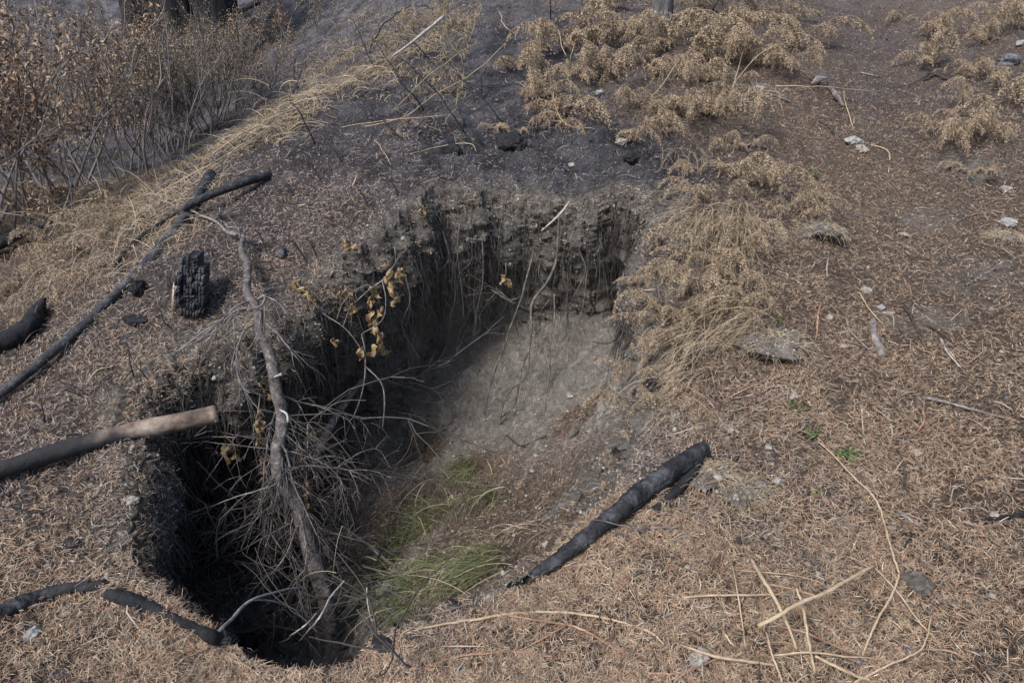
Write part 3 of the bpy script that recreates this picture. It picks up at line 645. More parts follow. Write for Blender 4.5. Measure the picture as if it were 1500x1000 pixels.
def mound_hair(u, v, w_):
    top = bpy.context.scene.objects[-1] if False else LAST[-1]
    c = np.array(top.location); r = pxr(c, w_); b = MB()
    me = top.data; n = len(me.vertices); co = np.empty(n * 3); me.vertices.foreach_get('co', co); co = co.reshape(-1, 3)
    up = co[co[:, 2] > -r * .1]
    for k in range(420):
        q = up[rng.integers(0, len(up))]; d = q / np.linalg.norm(q) * [1, 1, .4] + rng.normal(0, .6, 3) + [0, 0, -.2]; d /= np.linalg.norm(d); L_ = rng.uniform(.02, .07)
        P = np.array([q, q + d * L_ * .5 + [0, 0, .004], q + d * L_ + [0, 0, -L_ * .3]]); b.tube(P, [.0012, .001, .0005], 3, False)
    o = b.build('dead_roots', MT['strawgrass']); o.parent = top; o['kind'] = 'stuff'
    k2 = 500; q = up[rng.integers(0, len(up), k2)]; b = MB(); s_ = .0032 * rng.lognormal(0, .5, k2)
    b.add((ico[None] * (1 + rng.uniform(-.3, .3, (k2, 12, 1))) * s_[:, None, None] + q[:, None]).reshape(-1, 3), (np.arange(k2)[:, None, None] * 12 + icof[None]).reshape(-1, 3))
    o = b.build('soil_crumbs', crumb_soil, smooth=False); o.parent = top; o['kind'] = 'stuff'
LAST = []
# small char pieces
def rock(name, label, u, v, wpx, m, sq=.6, el=1.0, rz=None, group=None, cat='stone', seed=None, emb=.25, rough=.22):
    c = G(u, v); r = pxr(c, wpx); sd_ = random.random() * 50 if seed is None else seed
    jag = m in ('clod', 'char', 'charblack', 'charlight') or wpx > 14; b = MB(); n, k = (34, 52) if jag else (14, 20); th = np.linspace(.0, np.pi, n)[:, None]; ph = np.arange(k)[None] / k * 2 * np.pi
    X = np.stack([np.sin(th) * np.cos(ph), np.sin(th) * np.sin(ph), np.cos(th) + 0 * ph], -1)
    f = 1 + rough * fbm(X[..., 0] * 1.2 + sd_, X[..., 1] * 1.2, X[..., 2] * 1.2, 4, 11)
    if jag: f = f + .13 * fbm(X[..., 0] * 4 + sd_, X[..., 1] * 4, X[..., 2] * 4, 3, 19, True)
    X = X * f[..., None] * r * np.array([el, 1, sq]); X[..., 2] = np.maximum(X[..., 2], -r * .8)
    a = random.uniform(0, 3) if rz is None else rz; ca, sa = math.cos(a), math.sin(a)
    Y_ = np.stack([X[..., 0] * ca - X[..., 1] * sa, X[..., 0] * sa + X[..., 1] * ca, X[..., 2]], -1).reshape(-1, 3)
    i = np.arange(n - 1)[:, None] * k; j = np.arange(k)[None]; j2 = (j + 1) % k
    b.add(Y_, np.stack([i + j, i + j2, i + k + j2, i + k + j], -1).reshape(-1, 4)[:, ::-1])
    o = b.build(name, MT[m]); o.location = (c[0], c[1], c[2] + r * sq * (1 - 2 * emb)); LAST.append(o); return tag(o, label, cat, group)
CL = 'charcoal pieces on the ground'
for u, v, w_, m_, q, el, lab in [
    (205,428,26,'charblack',.9,.7,'black charcoal lump on the slope just left of the checkered slab'),
    (410,371,34,'charlight',.35,.45,'blunt charcoal chunk lying right of the sapling tip'),
    (628,913,30,'char',.5,.8,'lumpy blue black charcoal chunk at the near rim below the green grass'),
    (665,887,28,'char',.4,.5,'flat charcoal piece at the near rim left of the thick charred log'),
    (605,935,18,'char',.5,.8,'small charcoal lump just below the lumpy chunk at the near rim'),
    (560,945,44,'charblack',.35,.5,'long flat charcoal piece on the near rim under the bare twigs'),
    (515,938,40,'charlight',.35,.5,'grey curved charcoal piece at the lowest point of the rim'),
    (740,872,22,'char',.35,.7,'thin charcoal flake close under the lower tip of the thick log'),
    (765,858,12,'char',.5,.7,'small charcoal nub touching the lower tip of the thick log'),
    (790,866,18,'charblack',.5,.8,'dark pointed charcoal bit right of the lower tip of the thick log'),
    (1345,858,40,'clod',.6,.9,'dark round earthy clod on the needle litter beside the long bent stalk'),
    (660,222,44,'charblack',.4,.6,'low black burnt clump on the ash slope above the pit'),
    (750,215,50,'charblack',.5,.6,'black burnt clump below the hanging ferns above the pit'),
    (925,235,34,'charblack',.4,.7,'dark burnt lump on the bank between two fern clumps'),
    (200,470,44,'charblack',.25,.7,'low black burnt patch of duff left of the checkered slab'),
    (410,30,30,'charblack',.5,.8,'black burnt clump on the far slope beside the burnt trunks'),
    (180,395,20,'charblack',.5,.6,'small dark lump on the slope under the long pole'),
    (90,985,40,'char',.2,.6,'flat charcoal flakes in the litter at the bottom left'),
    (105,795,30,'char',.2,.7,'flat charcoal flake in the litter between the cut log and the black split log'),
    (480,995,24,'char',.25,.5,'dark charcoal splinter at the bottom edge under the pit'),
    (535,992,20,'char',.25,.4,'narrow charcoal splinter at the bottom edge, right of another'),
    ]: rock('charcoal_piece' if 'char' in m_ else 'soil_clod', lab, u, v, w_, m_, q, el, cat='charcoal' if 'char' in m_ else 'clod', rough=.35)
for u, v, w_, m_, lab in [
    (1268,427,17,'stone','oval pale stone, the highest of the group above the grey stick'),(1215,466,14,'stone','round pale stone left of the grey stick'),
    (1302,460,12,'stone','small pale stone close right of the grey stick top'),(1290,452,12,'stonegrey','grey stone between the two pale ones above the grey stick'),
    (1236,508,10,'stonegrey','small grey stone between the thin twig and the grey stick'),(1163,580,15,'stone','round pale stone beside the small leafy sprout'),
    (1070,630,11,'stone','pale pebble at the end of a twig above the charred log end'),(1343,664,15,'stone','pale stone right of the vertical forked twig'),
    (1137,705,14,'stonegrey','smooth grey stone beside the grey soil mound'),(1280,704,13,'stone','tan stone right of the small green sprout'),
    (1270,716,11,'stonegrey','mauve grey stone touching the tan stone'),(1200,750,8,'stone','small white stone, left one of a pair under the green sprout'),
    (1223,760,9,'stonegrey','small grey stone, right one of a pair under the green sprout'),(1262,748,7,'stone','tiny white stone left of the long bent stalk'),
    (1225,816,9,'stone','pinkish white stone above the thick straw stalk'),(1250,915,11,'stone','cream stone between the straw stalks at the lower right'),
    (1467,709,12,'stone','flat white stone near the right edge above the black stick'),(1455,754,12,'stone','white stone resting against the black stick'),
    (1453,872,10,'stone','white stone low on the right near the edge'),(1306,773,12,'stone','flat white chip right of the long bent stalk'),
    (1022,965,26,'stone','large pale lump at the bottom under the curved stems'),(48,932,26,'stonegrey','flat grey stone in the litter under the black split log'),
    (30,918,12,'stone','small tan stone just above the flat grey stone at the bottom left'),(192,734,17,'stone','pale stone on the left rim of the pit'),
    (910,210,17,'stone','round pale stone in the bank between two fern clumps'),(838,243,11,'stone','pale pebble in the bank above the root mat'),
    (877,138,14,'stonegrey','small grey stone above the bank beneath the ferns'),(1112,133,18,'stone','pale stone in the dry grass tuft at the top of the mound'),
    (1478,92,30,'stonedark','dark grey stone at the right edge beside the brown ferns'),(1497,66,16,'stonegrey','pale grey stone cut by the right edge near the top'),
    (1475,328,22,'stonegrey','mossy grey stone at the right edge'),(1473,280,16,'stone','pale green stone at the right edge above the mossy one'),
    (1467,515,8,'stone','small bright white stone near the right edge'),(1325,345,12,'stone','flat pale stone on the trail'),
    (1130,672,9,'stonegrey','grey pebble on the soil beside the small grey stone slab'),(1125,655,12,'stonegrey','blue grey stone at the head of the soil mound'),
    (1080,632,9,'stone','tiny pale pebble right of the twig above the charred log end'),(1480,560,8,'stone','small cream pebble by the right edge below the bright one'),
    (813,432,9,'stone','tiny round stone held in the dangling roots'),(1250,210,24,'stonegrey','flat rounded whitish rock at the foot of the driftwood on the trail'),
    (1261,220,18,'stone','pale nose of rock joined to the flat whitish rock'),(1108,498,8,'stonegrey','pebble on the hairy soil mound'),
    (835,580,10,'stonegrey','grey pebble on the sandy slope inside the pit'),(862,632,9,'stone','pale pebble on the needle patch inside the pit'),
    (780,690,9,'stonegrey','grey pebble half way down the pit ramp'),(1240,640,9,'stone','tiny tan stone above the small green sprout'),
    ]: rock('stone', lab, u, v, w_, m_, .62, random.uniform(.7, 1.4), rough=.42, emb=.3)
for u, v, w_, m_, q, lab in [(1130,500,78,'clod',.30,'hairy grey soil mound with dead grass roots on the litter'),(1085,715,66,'clod',.2,'crumbly grey soil mound behind the thick charred log end'),
    (1195,338,66,'clod',.32,'matted brown hummock on the mound beside the trail'),(1040,692,60,'clod',.35,'grey soil clump burying the upper end of the thick charred log'),(1480,350,46,'clod',.3,'rooty grey soil lump at the right edge')]:
    rock('soil_mound', lab, u, v, w_, m_, q, 1.2, rz=0, cat='soil mound', emb=.47, rough=.5)
    mound_hair(u, v, w_)
# driftwood on the trail
single('driftwood', 'pale split driftwood piece lying high on the trail edge', 'driftwood', [(1188,126),(1198,120,.03),(1212,117,.02)], [5,12,4], 'pale', 8, 4, .1, flat=.5)
single('driftwood', 'grey white driftwood splinter pointing down toward the flat rock', 'driftwood', [(1211,130),(1222,142,.02),(1235,160)], [5,12,9], 'grey', 8, 4, .15, flat=.6)
# sticks on the right
ST = [((1277,472),(1281,498),(1290,524),[12,12,13],'grey','stubby grey barked stick standing upright in the picture, near the pale stones'),
 ((1322,450),(1340,480),(1352,508),[6,6,4],'darkwood','curved brown stick right of the stubby grey stick'),
 ((1238,470),(1246,490),(1272,514),[7,5,3],'grey','thin bent twig left of the stubby grey stick'),
 ((1202,450),(1195,475),(1193,500),[4,5,3],'redstalk','thin reddish curved twig right of the hairy soil mound'),
 ((1258,432),(1272,455),(1292,477),[3,3,2],'straw','straw stalk leaning over the stones'),
 ((1330,462),(1365,485),(1395,500),[3,4,2],'darkwood','thin dark twig crossing right of the curved brown stick'),
 ((1375,500),(1388,520),(1405,541),[5,4,4],'pale','whitish twig below the dark crossing twig'),
 ((1258,572),(1290,578),(1332,582),[6,7,3],'darkwood','dark flat stick lying level in the middle of the right slope'),
 ((1352,586),(1410,600),(1480,618),[8,6,3],'grey','long grey brown stick with a dark head on the right slope'),
 ((1354,602),(1352,622),(1338,640),[5,5,3],'redstalk','short hooked stick under the long grey brown stick'),
 ((1290,642),(1318,672),(1324,722),[3,6,6],'darkwood','vertical crooked twig with a fork'),
 ((1440,764),(1465,762),(1520,755),[7,9,9],'charblack','short black charred stick at the right edge'),
 ((1315,752),(1322,758),(1336,768),[8,9,6],'grey','short pale grey wood chip right of the long bent stalk'),
 ((1330,778),(1333,790),(1322,806),[5,6,3],'charblack','small charred scrap below the grey wood chip'),
 ((1012,745),(1035,725),(1052,712),[5,5,4],'darkwood','dark stick at the lower left of the crumbly soil mound'),
 ((1052,712),(1066,690),(1085,668),[4,4,3],'darkwood','thin twig rising across the crumbly soil mound'),
 ((1020,670),(1060,668),(1100,672),[3,3,2],'grey','arched thin grey twig above the crumbly soil mound'),
 ((1058,590),(1120,560),(1165,548),[3,3,2],'redstalk','long thin brown twig under the hairy soil mound'),
 ((940,935),(962,912),(985,890),[3,4,3],'darkwood','short dark twig above the curved stems in the foreground'),
 ((1010,880),(955,882),(940,884),[4,4,3],'redstalk','short reddish stem near the centre foreground'),
 ((1178,905),(1180,940),(1196,990),[2,4,3],'straw','thin upright straw in the lower right stalk cluster'),
 ((1415,420),(1455,395),(1500,360),[3,3,2],'grey','thin dark twig in the bare patch at the right edge'),
 ((1275,215),(1300,225),(1302,255),[3,3,2],'straw','bent straw stem on the trail right of the flat rock'),
 ((1390,262),(1400,275),(1425,274),[3,4,2],'darkwood','hooked dark twig at the foot of the right bank'),
 ((1260,108),(1275,112),(1290,115),[3,4,2],'grey','small grey stick on the upper trail'),
 ((1362,110),(1335,125),(1300,132),[3,3,2],'darkwood','thin dark root crossing the upper trail'),
 ((1390,120),(1370,112),(1352,120),[4,5,4],'darkwood','broken dark stick under the right hand ferns'),
 ((1133,142),(1148,148),(1160,153),[4,5,3],'grey','grey broken stick above the trail by the dry grass tuft'),
 ((1090,218),(1105,218),(1122,222),[6,6,4],'charblack','short black stick on top of the mound'),
 ((1068,262),(1080,258),(1098,255),[5,6,4],'grey','short grey stick half buried under the mound fern'),
 ((1052,262),(1057,245),(1050,232),[3,3,2],'straw','pale bent stem stuck in the mound fern'),
 ((1265,812),(1240,822),(1232,836),[4,4,3],'darkwood','little dark twig pair beside the pinkish white stone'),
 ((1350,640),(1346,650),(1346,664),[3,3,2],'darkwood','tiny upright twig above the pale stone'),
 ((20,745),(40,752),(62,757),[5,6,4],'charblack','black charred splinter on the litter under the cut log'),
 ((55,600),(60,612),(66,622),[4,5,3],'charblack','short black upright stub under the long pole'),
 ((78,808),(100,806),(122,800),[4,5,3],'charblack','black twig in the litter above the black split log'),
 ((65,790),(60,775),(55,768),[3,3,2],'charblack','short black stub left of the flat charcoal flake')]
ST += [((1420,640),(1450,632),(1485,640),[3,4,2],'darkwood','thin dark twig near the right edge above the flat white stone'),
 ((1180,560),(1200,552),(1225,560),[4,5,3],'darkwood','short dark twig right of the round pale stone'),
 ((1100,600),(1120,592),(1135,580),[3,3,2],'grey','faint grey twig left of the round pale stone'),
 ((900,840),(925,860),(935,890),[3,4,2],'redstalk','thin twig below the middle of the thick charred log'),
 ((860,880),(890,905),(900,930),[2,3,2],'darkwood','thin twig crossing the highest curved stem'),
 ((1290,900),(1320,905),(1360,900),[3,3,2],'darkwood','dark twig below the round earthy clod'),
 ((1400,860),(1425,850),(1450,855),[3,4,2],'redstalk','reddish twig right of the round earthy clod'),
 ((700,960),(712,975),(730,990),[3,3,2],'straw','small straw bit between two curved stems'),
 ((230,980),(250,970),(285,975),[4,4,3],'darkwood','dark twig at the bottom edge left of centre'),
 ((30,640),(50,632),(85,640),[3,4,3],'darkwood','dark twig above the cut log on the left slope'),
 ((130,560),(145,545),(165,540),[3,4,2],'straw','straw bit on the slope near the left end of the pit'),
 ((1400,330),(1420,322),(1445,330),[3,4,2],'darkwood','dark twig on the slope below the right bank'),
 ((1200,180),(1215,190),(1225,205),[3,4,3],'darkwood','dark twig between driftwood and flat rock'),
 ((1330,410),(1345,400),(1370,405),[3,4,2],'grey','grey twig above the curved brown stick'),
 ((860,610),(840,640),(815,650),[3,4,2],'darkwood','dark root lying on the sandy slope inside the pit'),
 ((740,640),(765,655),(800,640),[3,4,3],'darkwood','dark root half way across the pit ramp'),
 ((690,640),(720,690),(700,740),[3,3,2],'straw','thin dead stem on the pit ramp below the long roots')]
for a, b_, c, w_, m_, lab in ST: single('stick', lab, 'stick', [a, b_, c], w_, m_, 7, 4, .18, .006)
# foreground stems
single('curved_stick', 'long arching tan stem crossing the whole lower middle, highest of the curved stems', 'stem', [(585,935),(620,925),(680,914),(740,906),(790,902),(840,903),(900,913),(950,930),(972,948)], [3,5,6,6,6,6,5,5,4], 'straw', 7, 4, .05, liftf=2)
single('curved_stick', 'forked reddish stem starting left of centre and running down to the right', 'stem', [(722,898),(760,910),(825,920),(860,932),(900,956),(955,985)], [3,5,6,6,5,3], 'redstalk', 7, 4, .05, liftf=2.5, more=[([(828,921,.01),(795,940),(762,958)],[5,5,3])])
single('curved_stick', 'dark arching stem leaving the bottom edge left of centre', 'stem', [(598,1004),(640,975),(690,962),(760,960),(812,968)], [4,5,5,6,5], 'redstalk', 7, 4, .05, liftf=1.5)
single('curved_stick', 'dark crooked stem ending at the bottom edge right of centre', 'stem', [(832,972),(880,975),(920,984),(955,1003)], [5,6,6,5], 'darkwood', 7, 4, .08, liftf=1.5)
single('curved_stick', 'bare tan stem running right from the crooked dark one', 'stem', [(948,992),(1000,988),(1060,966),(1120,962)], [5,6,5,3], 'redstalk', 6, 4, .05, liftf=1.5)
single('bent_stalk', 'very long thin straw stalk with a sharp bend on the right slope', 'stalk', [(1197,650),(1215,668),(1245,700),(1276,732),(1290,762),(1300,800),(1314,845,.03)], [3,4,4,5,5,5,5], 'straw', 6, 4, liftf=3)
single('bent_stalk', 'lower half of a bent stalk falling back to the left', 'stalk', [(1314,845,.03),(1305,872,.03),(1280,920,.02),(1262,965)], [5,5,6,4], 'straw', 6, 4, liftf=2)
SK = [([(1108,922,.10),(1160,895,.13),(1210,872,.12),(1278,832,.06)],[9,9,9,7],'thick pale straw stalk laid diagonally over the others'),
 ([(1098,823,.02),(1120,860,.06),(1145,905,.07),(1168,955,.03)],[7,9,8,6],'thick straw stalk standing steeply at the left of the cluster'),
 ([(1166,868,.10),(1176,900,.08),(1184,940,.05),(1196,990)],[5,7,6,5],'medium straw stalk standing behind the diagonal one'),
 ([(1195,965,.02),(1230,982,.02),(1275,1002)],[6,8,8],'short bright straw stalk at the bottom edge'),
 ([(990,946),(1040,962,.02),(1090,972,.02),(1138,979)],[5,7,7,6],'low tan stalk entering the cluster from the left'),
 ([(1070,825),(1078,870,.02),(1090,955)],[2,4,3],'thin brown stalk left of the steep one'),
 ([(1118,858,.03),(1160,868,.05),(1230,885,.05),(1270,893)],[4,5,4,2],'dark thin stalk crossing behind the diagonal one'),
 ([(1140,922,.04),(1190,935,.05),(1260,965,.02)],[4,5,3],'brown stalk running low to the right from the cluster'),
 ([(1130,965,.02),(1200,960,.03),(1300,972)],[5,5,3],'dull stalk lying level at the foot of the cluster'),
 ([(1278,833,.05),(1310,870,.03),(1345,915,.02),(1370,940)],[3,4,4,3],'dark bent stalk falling to the right of the diagonal one'),
 ([(1362,905,.05),(1348,955,.03),(1300,980,.02),(1250,1003)],[3,4,5,5],'greenish stalk curving along the bottom right'),
 ([(1348,955,.03),(1390,958,.02),(1420,975),(1445,1000)],[3,4,3,3],'thin bent stalk at the far bottom right'),
 ([(1000,878),(1060,874,.01),(1160,876,.01)],[4,5,4],'tan stalk lying level above the cluster'),
 ([(1075,838),(1110,842,.01),(1180,850),(1225,870)],[2,3,3,2],'hair thin stalk above the cluster'),
 ([(1120,930,.04),(1130,965,.03),(1145,1003)],[4,5,5],'short straw stalk leaning out of the bottom edge'),
 ([(1058,930),(1070,945,.01),(1078,952)],[4,5,3],'stubby straw bit left of the cluster')]
for p, w_, lab in SK: single('dry_stalk', lab, 'stalk', p, w_, 'straw' if w_[1] > 5.5 or random.random() < .4 else 'redstalk', 7, 4, .05, .004, 'dry stalks in the lower right cluster', liftf=1)
# ------------------------------------------------------------ dead sapling and dead branches
def twig_rec(b, p, d, L, r, lev, droop=.25, spread=.7, nseg=6, kids=4, seg=4, up=0):
    P = [np.array(p, float)]; d = np.array(d, float); d /= np.linalg.norm(d)
    for i in range(nseg):
        d = d + rng.normal(0, .16, 3) + np.array([0, 0, -droop * .25 + up * .2]); d /= np.linalg.norm(d); P.append(P[-1] + d * L / nseg)
    P = np.array(P); b.tube(P, np.linspace(r, r * .45, len(P)), seg, False)
    if lev > 0:
        for k in range(kids):
            i = rng.integers(1, nseg); dd = P[i + 1] - P[i]; dd /= np.linalg.norm(dd)
            s = rng.normal(0, 1, 3); s -= dd * s.dot(dd); s /= np.linalg.norm(s)
            twig_rec(b, P[i], dd * (1 - spread * .5) + s * spread, L * rng.uniform(.35, .7), r * .62, lev - 1, droop, spread, max(4, nseg - 1), max(2, kids - 1), 3, up)
def dirpx(a, b_): return pt(b_) - pt(a)
SA = [(484,945,None,1.95),(470,880,None,2.0),(452,810,None,2.07),(432,730,None,2.16),(413,660,None,2.26),(401,590,None,2.38),(390,530,None,2.5),(378,480,None,2.62),(368,430,None,2.76)]
base_ = pt(SA[0]); root = empty('dead_sapling', tuple(base_)); tag(root, 'dead bare sapling leaning out of the pit over its back left rim', 'sapling')
tr = SA + [(358,385,.08),(347,348,.07),(336,328,.10),(324,314,.16)]
b = MB(); Q_, r_ = path(tr, [25,26,25,22,20,18,16,14,13,11,9,8,5], 14, .03); b.tube(Q_, r_, 24, True, .10); part_of(b, 'trunk', 'bark', root)
b = MB(); Q_, r_ = path([(324,314,.16),(322,308,.19)], [6,3], 4); b.tube(Q_, r_, 6); part_of(b, 'broken_tip', 'pale', root)
BR = [([(378,455,None,2.73),(350,452,None,2.68),(320,470,None,2.63),(285,495,None,2.58),(245,522,None,2.53)],[8,6,5,4,2]),
      ([(372,440,None,2.75),(345,448,None,2.63),(318,478,None,2.57),(295,510,None,2.53),(276,520,None,2.51)],[7,5,4,3,2]),
      ([(375,450,None,2.73),(335,462,None,2.65),(300,492,None,2.61),(272,515,None,2.58)],[6,5,4,2]),
      ([(378,470,None,2.68),(358,490,None,2.53),(348,525,None,2.45),(352,560,None,2.39),(362,575,None,2.33)],[6,5,4,3,2]),
      ([(385,468,None,2.68),(398,485,None,2.58),(412,500,None,2.53),(424,508,None,2.51)],[5,4,3,2]),
      ([(370,445,None,2.75),(388,432,None,2.73),(382,448,None,2.63),(362,455,None,2.61)],[8,7,7,4]),
      ([(345,350,.08),(322,332,.05),(295,318,.04),(262,306,.03)],[9,7,5,3]),
      ([(349,352,.08),(345,340,.12),(335,336,.1),(352,345,.09)],[5,5,4,3])]
for n_, (pts_, w_) in enumerate(BR):
    b = MB(); Q_, r_ = path(pts_, w_, 5, .015); b.tube(Q_, r_, 6)
    for k in range(9 if n_ < 4 else 3):
        i = rng.integers(3, len(Q_) - 2); dd = Q_[i + 1] - Q_[i]; dd /= np.linalg.norm(dd)
        twig_rec(b, Q_[i], dd + rng.normal(0, .45, 3) * [1, .6, 1] + [0, 0, -.15], rng.uniform(.10, .24), r_[i] * .6, 1, .3, .6, 5, 3)
    part_of(b, 'branch', 'grey', root)
for n_ in range(26):                                    # spray of bare twigs low on the trunk
    i = rng.integers(6, 34); q = path(SA, [40,20], 5)[0][min(10 + i // 2, 38)]
    b = MB(); a = rng.uniform(-1.2, 1.2); s_ = rng.choice([-1, 1])
    twig_rec(b, q, [s_ * rng.uniform(.2, 1), rng.uniform(-1, .3), rng.uniform(-1.1, .1)], rng.uniform(.25, .55), rng.uniform(.003, .0055), 2, .6, .7, 7, 5)
    part_of(b, 'branch', 'bark' if n_ % 4 else 'grey', root)
# white stubs on the trunk
for pts_ in ([(402,552,None,2.42),(412,548,None,2.36)], [(410,600,None,2.34),(420,606,None,2.30),(422,618,None,2.28)]):
    b = MB(); Q_, r_ = path(pts_, [5,6], 4); b.tube(Q_, r_, 6); part_of(b, 'bare_stub', 'pale', root)
# second leaning pole in the pit
single('leaning_branch', 'bare grey branch leaning in the pit right of the sapling', 'branch', [(536,550,None,3.15),(505,590,None,3.0),(478,635,None,2.8),(455,690,None,2.65)], [9,13,14,12], 'bark', 9, 5, .1)
single('fallen_branch', 'long straight grey branch lying from the twig spray down toward the green grass', 'branch', [(500,770,None,2.3),(540,800,None,2.3),(575,828,None,2.25),(612,856,None,2.2)], [4,6,6,4], 'grey', 6, 4, .1, .01)
single('leaning_branch', 'dark crooked root curving down behind the left rim', 'root', [(212,690,None,2.5),(240,705,None,2.45),(262,740,None,2.4),(270,790,None,2.35),(278,830,None,2.3)], [16,20,22,18,12], 'darkwood', 14, 8, .2)
single('leaning_branch', 'thick fallen dark branch deep behind the sapling', 'branch', [(470,690,None,3.0),(520,722,None,3.1),(565,745,None,3.1),(600,790,None,2.8)], [8,12,10,6], 'darkwood', 7, 4, .15)
single('thin_vine', 'pale thin stem sagging across the pit in front of the sapling under the cut log', 'vine', [(190,690,.01),(222,684,None,2.4),(262,650,None,2.5),(300,640,None,2.55),(345,640,None,2.5)], [3,3,3,3,2], 'straw', 5, 5)
# tangled dead branches filling the dark hollow
places = [(300,700),(340,760),(380,820),(300,820),(430,860),(470,800),(360,690),(330,870),(420,760),(520,860),(260,760),(390,900),(500,900),(460,740),(270,850),(350,800),(440,900),(400,700),(310,640),(540,700),(505,650),(560,900)]
words = ['beneath the cut log','under the left wall','in front of the sapling foot','low at the near left corner','right of the sapling foot','between the sapling and the green grass','high against the left wall','just inside the crooked rim log',
 'mid height behind the sapling','at the edge of the green grass','hard against the left rim','directly below the forked pale branch','below the slender pale branch','behind the lower sapling trunk','above the crooked rim log','in the middle of the hollow',
 'beside the forked pale branch tip','right under the twig spray','in the deep corner beyond the cut log','at the foot of the leaning grey branch','against the back left wall','behind the near rim charcoal pieces']
for (u, v), wd in zip(places, words):
    p = G(u, v); b = MB()
    for k in range(3):
        q = p + np.r_[rng.normal(0, .08, 2), rng.uniform(.0, .12)]; a = rng.uniform(0, 6.28)
        twig_rec(b, q, [math.cos(a), math.sin(a), rng.uniform(.1, .8)], rng.uniform(.4, .95), rng.uniform(.004, .009), 2, .25, .6, 8, 6, 5)
    tag(b.build('dead_branch', MT['darktwig']), 'tangled dead dark branch ' + wd, 'branch', 'dead branches tangled in the pit')
# ------------------------------------------------------------ roots hanging from the undercut bank
def hang(label, pts, w_, m_='grey', more=(), cat='root'):
    b = MB(); Q_, r_ = path([(p[0], p[1], None, p[2]) for p in pts], [w * .72 for w in w_], 9, .02); b.tube(Q_, r_, 6, True, .1)
    for mp, mw in more: q2, r2 = path([(p[0], p[1], None, p[2]) for p in mp], mw, 5, .012); b.tube(q2, r2, 5)
    for k in range(7 if m_ != 'pale' else 0):
        i = rng.integers(len(Q_) // 3, len(Q_) - 2); dd = Q_[i + 1] - Q_[i]; dd /= np.linalg.norm(dd); twig_rec(b, Q_[i], dd + rng.normal(0, .3, 3), rng.uniform(.06, .26), r_[i] * .4, 1, .5, .6, 5, 2, 3)
    return tag(b.build('hanging_root', MT[m_]), label, cat, 'roots hanging from the undercut bank')
hang('pale root bending out of the top of the root mat and back down', [(832,293,3.75),(822,312,3.72),(806,328,3.7),(790,340,3.72)], [5,8,7,4], 'pale')
hang('long twisting root running from the mat to the pit floor, left of the pair', [(779,368,3.74),(766,410,3.66),(760,440,3.62),(745,490,3.56),(734,520,3.5),(722,560,3.45),(714,600,3.4),(708,640,3.35)], [6,8,6,5,6,5,4,4], 'rootgrey',
     [([(755,445,3.6),(728,432,3.62),(718,425,3.66)],[4,4,3])])
hang('thick kinked root hanging furthest down in the middle of the wall', [(820,318,3.7),(818,370,3.68),(812,395,3.64),(790,432,3.55),(778,458,3.5),(774,490,3.46),(770,515,3.43),(756,560,3.36),(750,590,3.32),(735,612,3.27),(722,650,3.2),(706,675,3.15)], [7,8,9,10,9,7,8,6,6,5,5,3], 'rootgrey',
     [([(758,560,3.36),(740,580,3.33),(728,640,3.22)],[5,4,3]),([(772,512,3.42),(774,540,3.38),(765,560,3.36)],[4,3,2])])
hang('straight slender root hanging right of the thick kinked one', [(812,430,3.6),(812,470,3.52),(807,510,3.44),(806,545,3.38),(800,580,3.3),(803,625,3.18)], [5,5,5,5,4,3], 'rootgrey')
hang('short curved root forming a hook left of the long roots', [(765,428,3.66),(745,436,3.64),(728,430,3.64),(712,443,3.66)], [4,5,5,4], 'rootgrey')
hang('crooked root against the dark left part of the back wall', [(655,418,3.85),(625,430,3.8),(600,437,3.75),(585,442,3.7)], [5,6,6,3], 'darkwood')
hang('root clinging to the right side wall', [(944,425,3.0),(925,450,3.0),(918,470,3.0),(905,495,2.98),(895,540,2.9)], [5,6,6,5,3], 'darkwood', [([(905,495,2.98),(885,502,3.05),(868,500,3.1)],[4,3,2])])
hang('thin dark root trailing over the sandy slope below the right wall', [(935,520,2.8),(938,560,2.75),(930,590,2.7),(900,600,2.8)], [3,4,3,2], 'darkwood')
for k, (u, v, L_, lab) in enumerate([(668,405,95,'just right of the dark left corner'),(695,410,80,'second from the dark left corner'),(712,405,100,'left of the hooked root'),(738,400,60,'above the hooked root'),
    (690,360,70,'high in the mat near its left end'),(862,395,70,'right of the straight slender root'),(878,360,110,'reddish brown, in the middle of the right mat'),(905,400,60,'near the right corner of the mat'),(840,390,50,'beside the thick kinked root'),
    (600,330,110,'in the dark left corner below the turf'),(575,360,120,'left of the dark corner beside the withered leaves'),(628,400,90,'in the shadow left of the crooked root'),(925,350,90,'dark, at the right end of the mat'),(735,470,60,'short, under the hooked root'),
    (780,430,70,'between the two long roots'),(650,340,60,'upper left of the mat'),(545,400,100,'inside the back left wall'),(515,430,110,'furthest left under the turf')]):
    p = G(u, v); y = p[1] - .05
    hang('fine root hanging ' + lab, [(u, v, y), (u + rng.normal(0, 4), v + L_ * .35, y - .02), (u + rng.normal(0, 7), v + L_ * .7, y - .03), (u + rng.normal(0, 9), v + L_, y - .04)], [4, 3.5, 3, 1.5], random.choice(['darkwood', 'grey', 'darkwood', 'darktwig']))
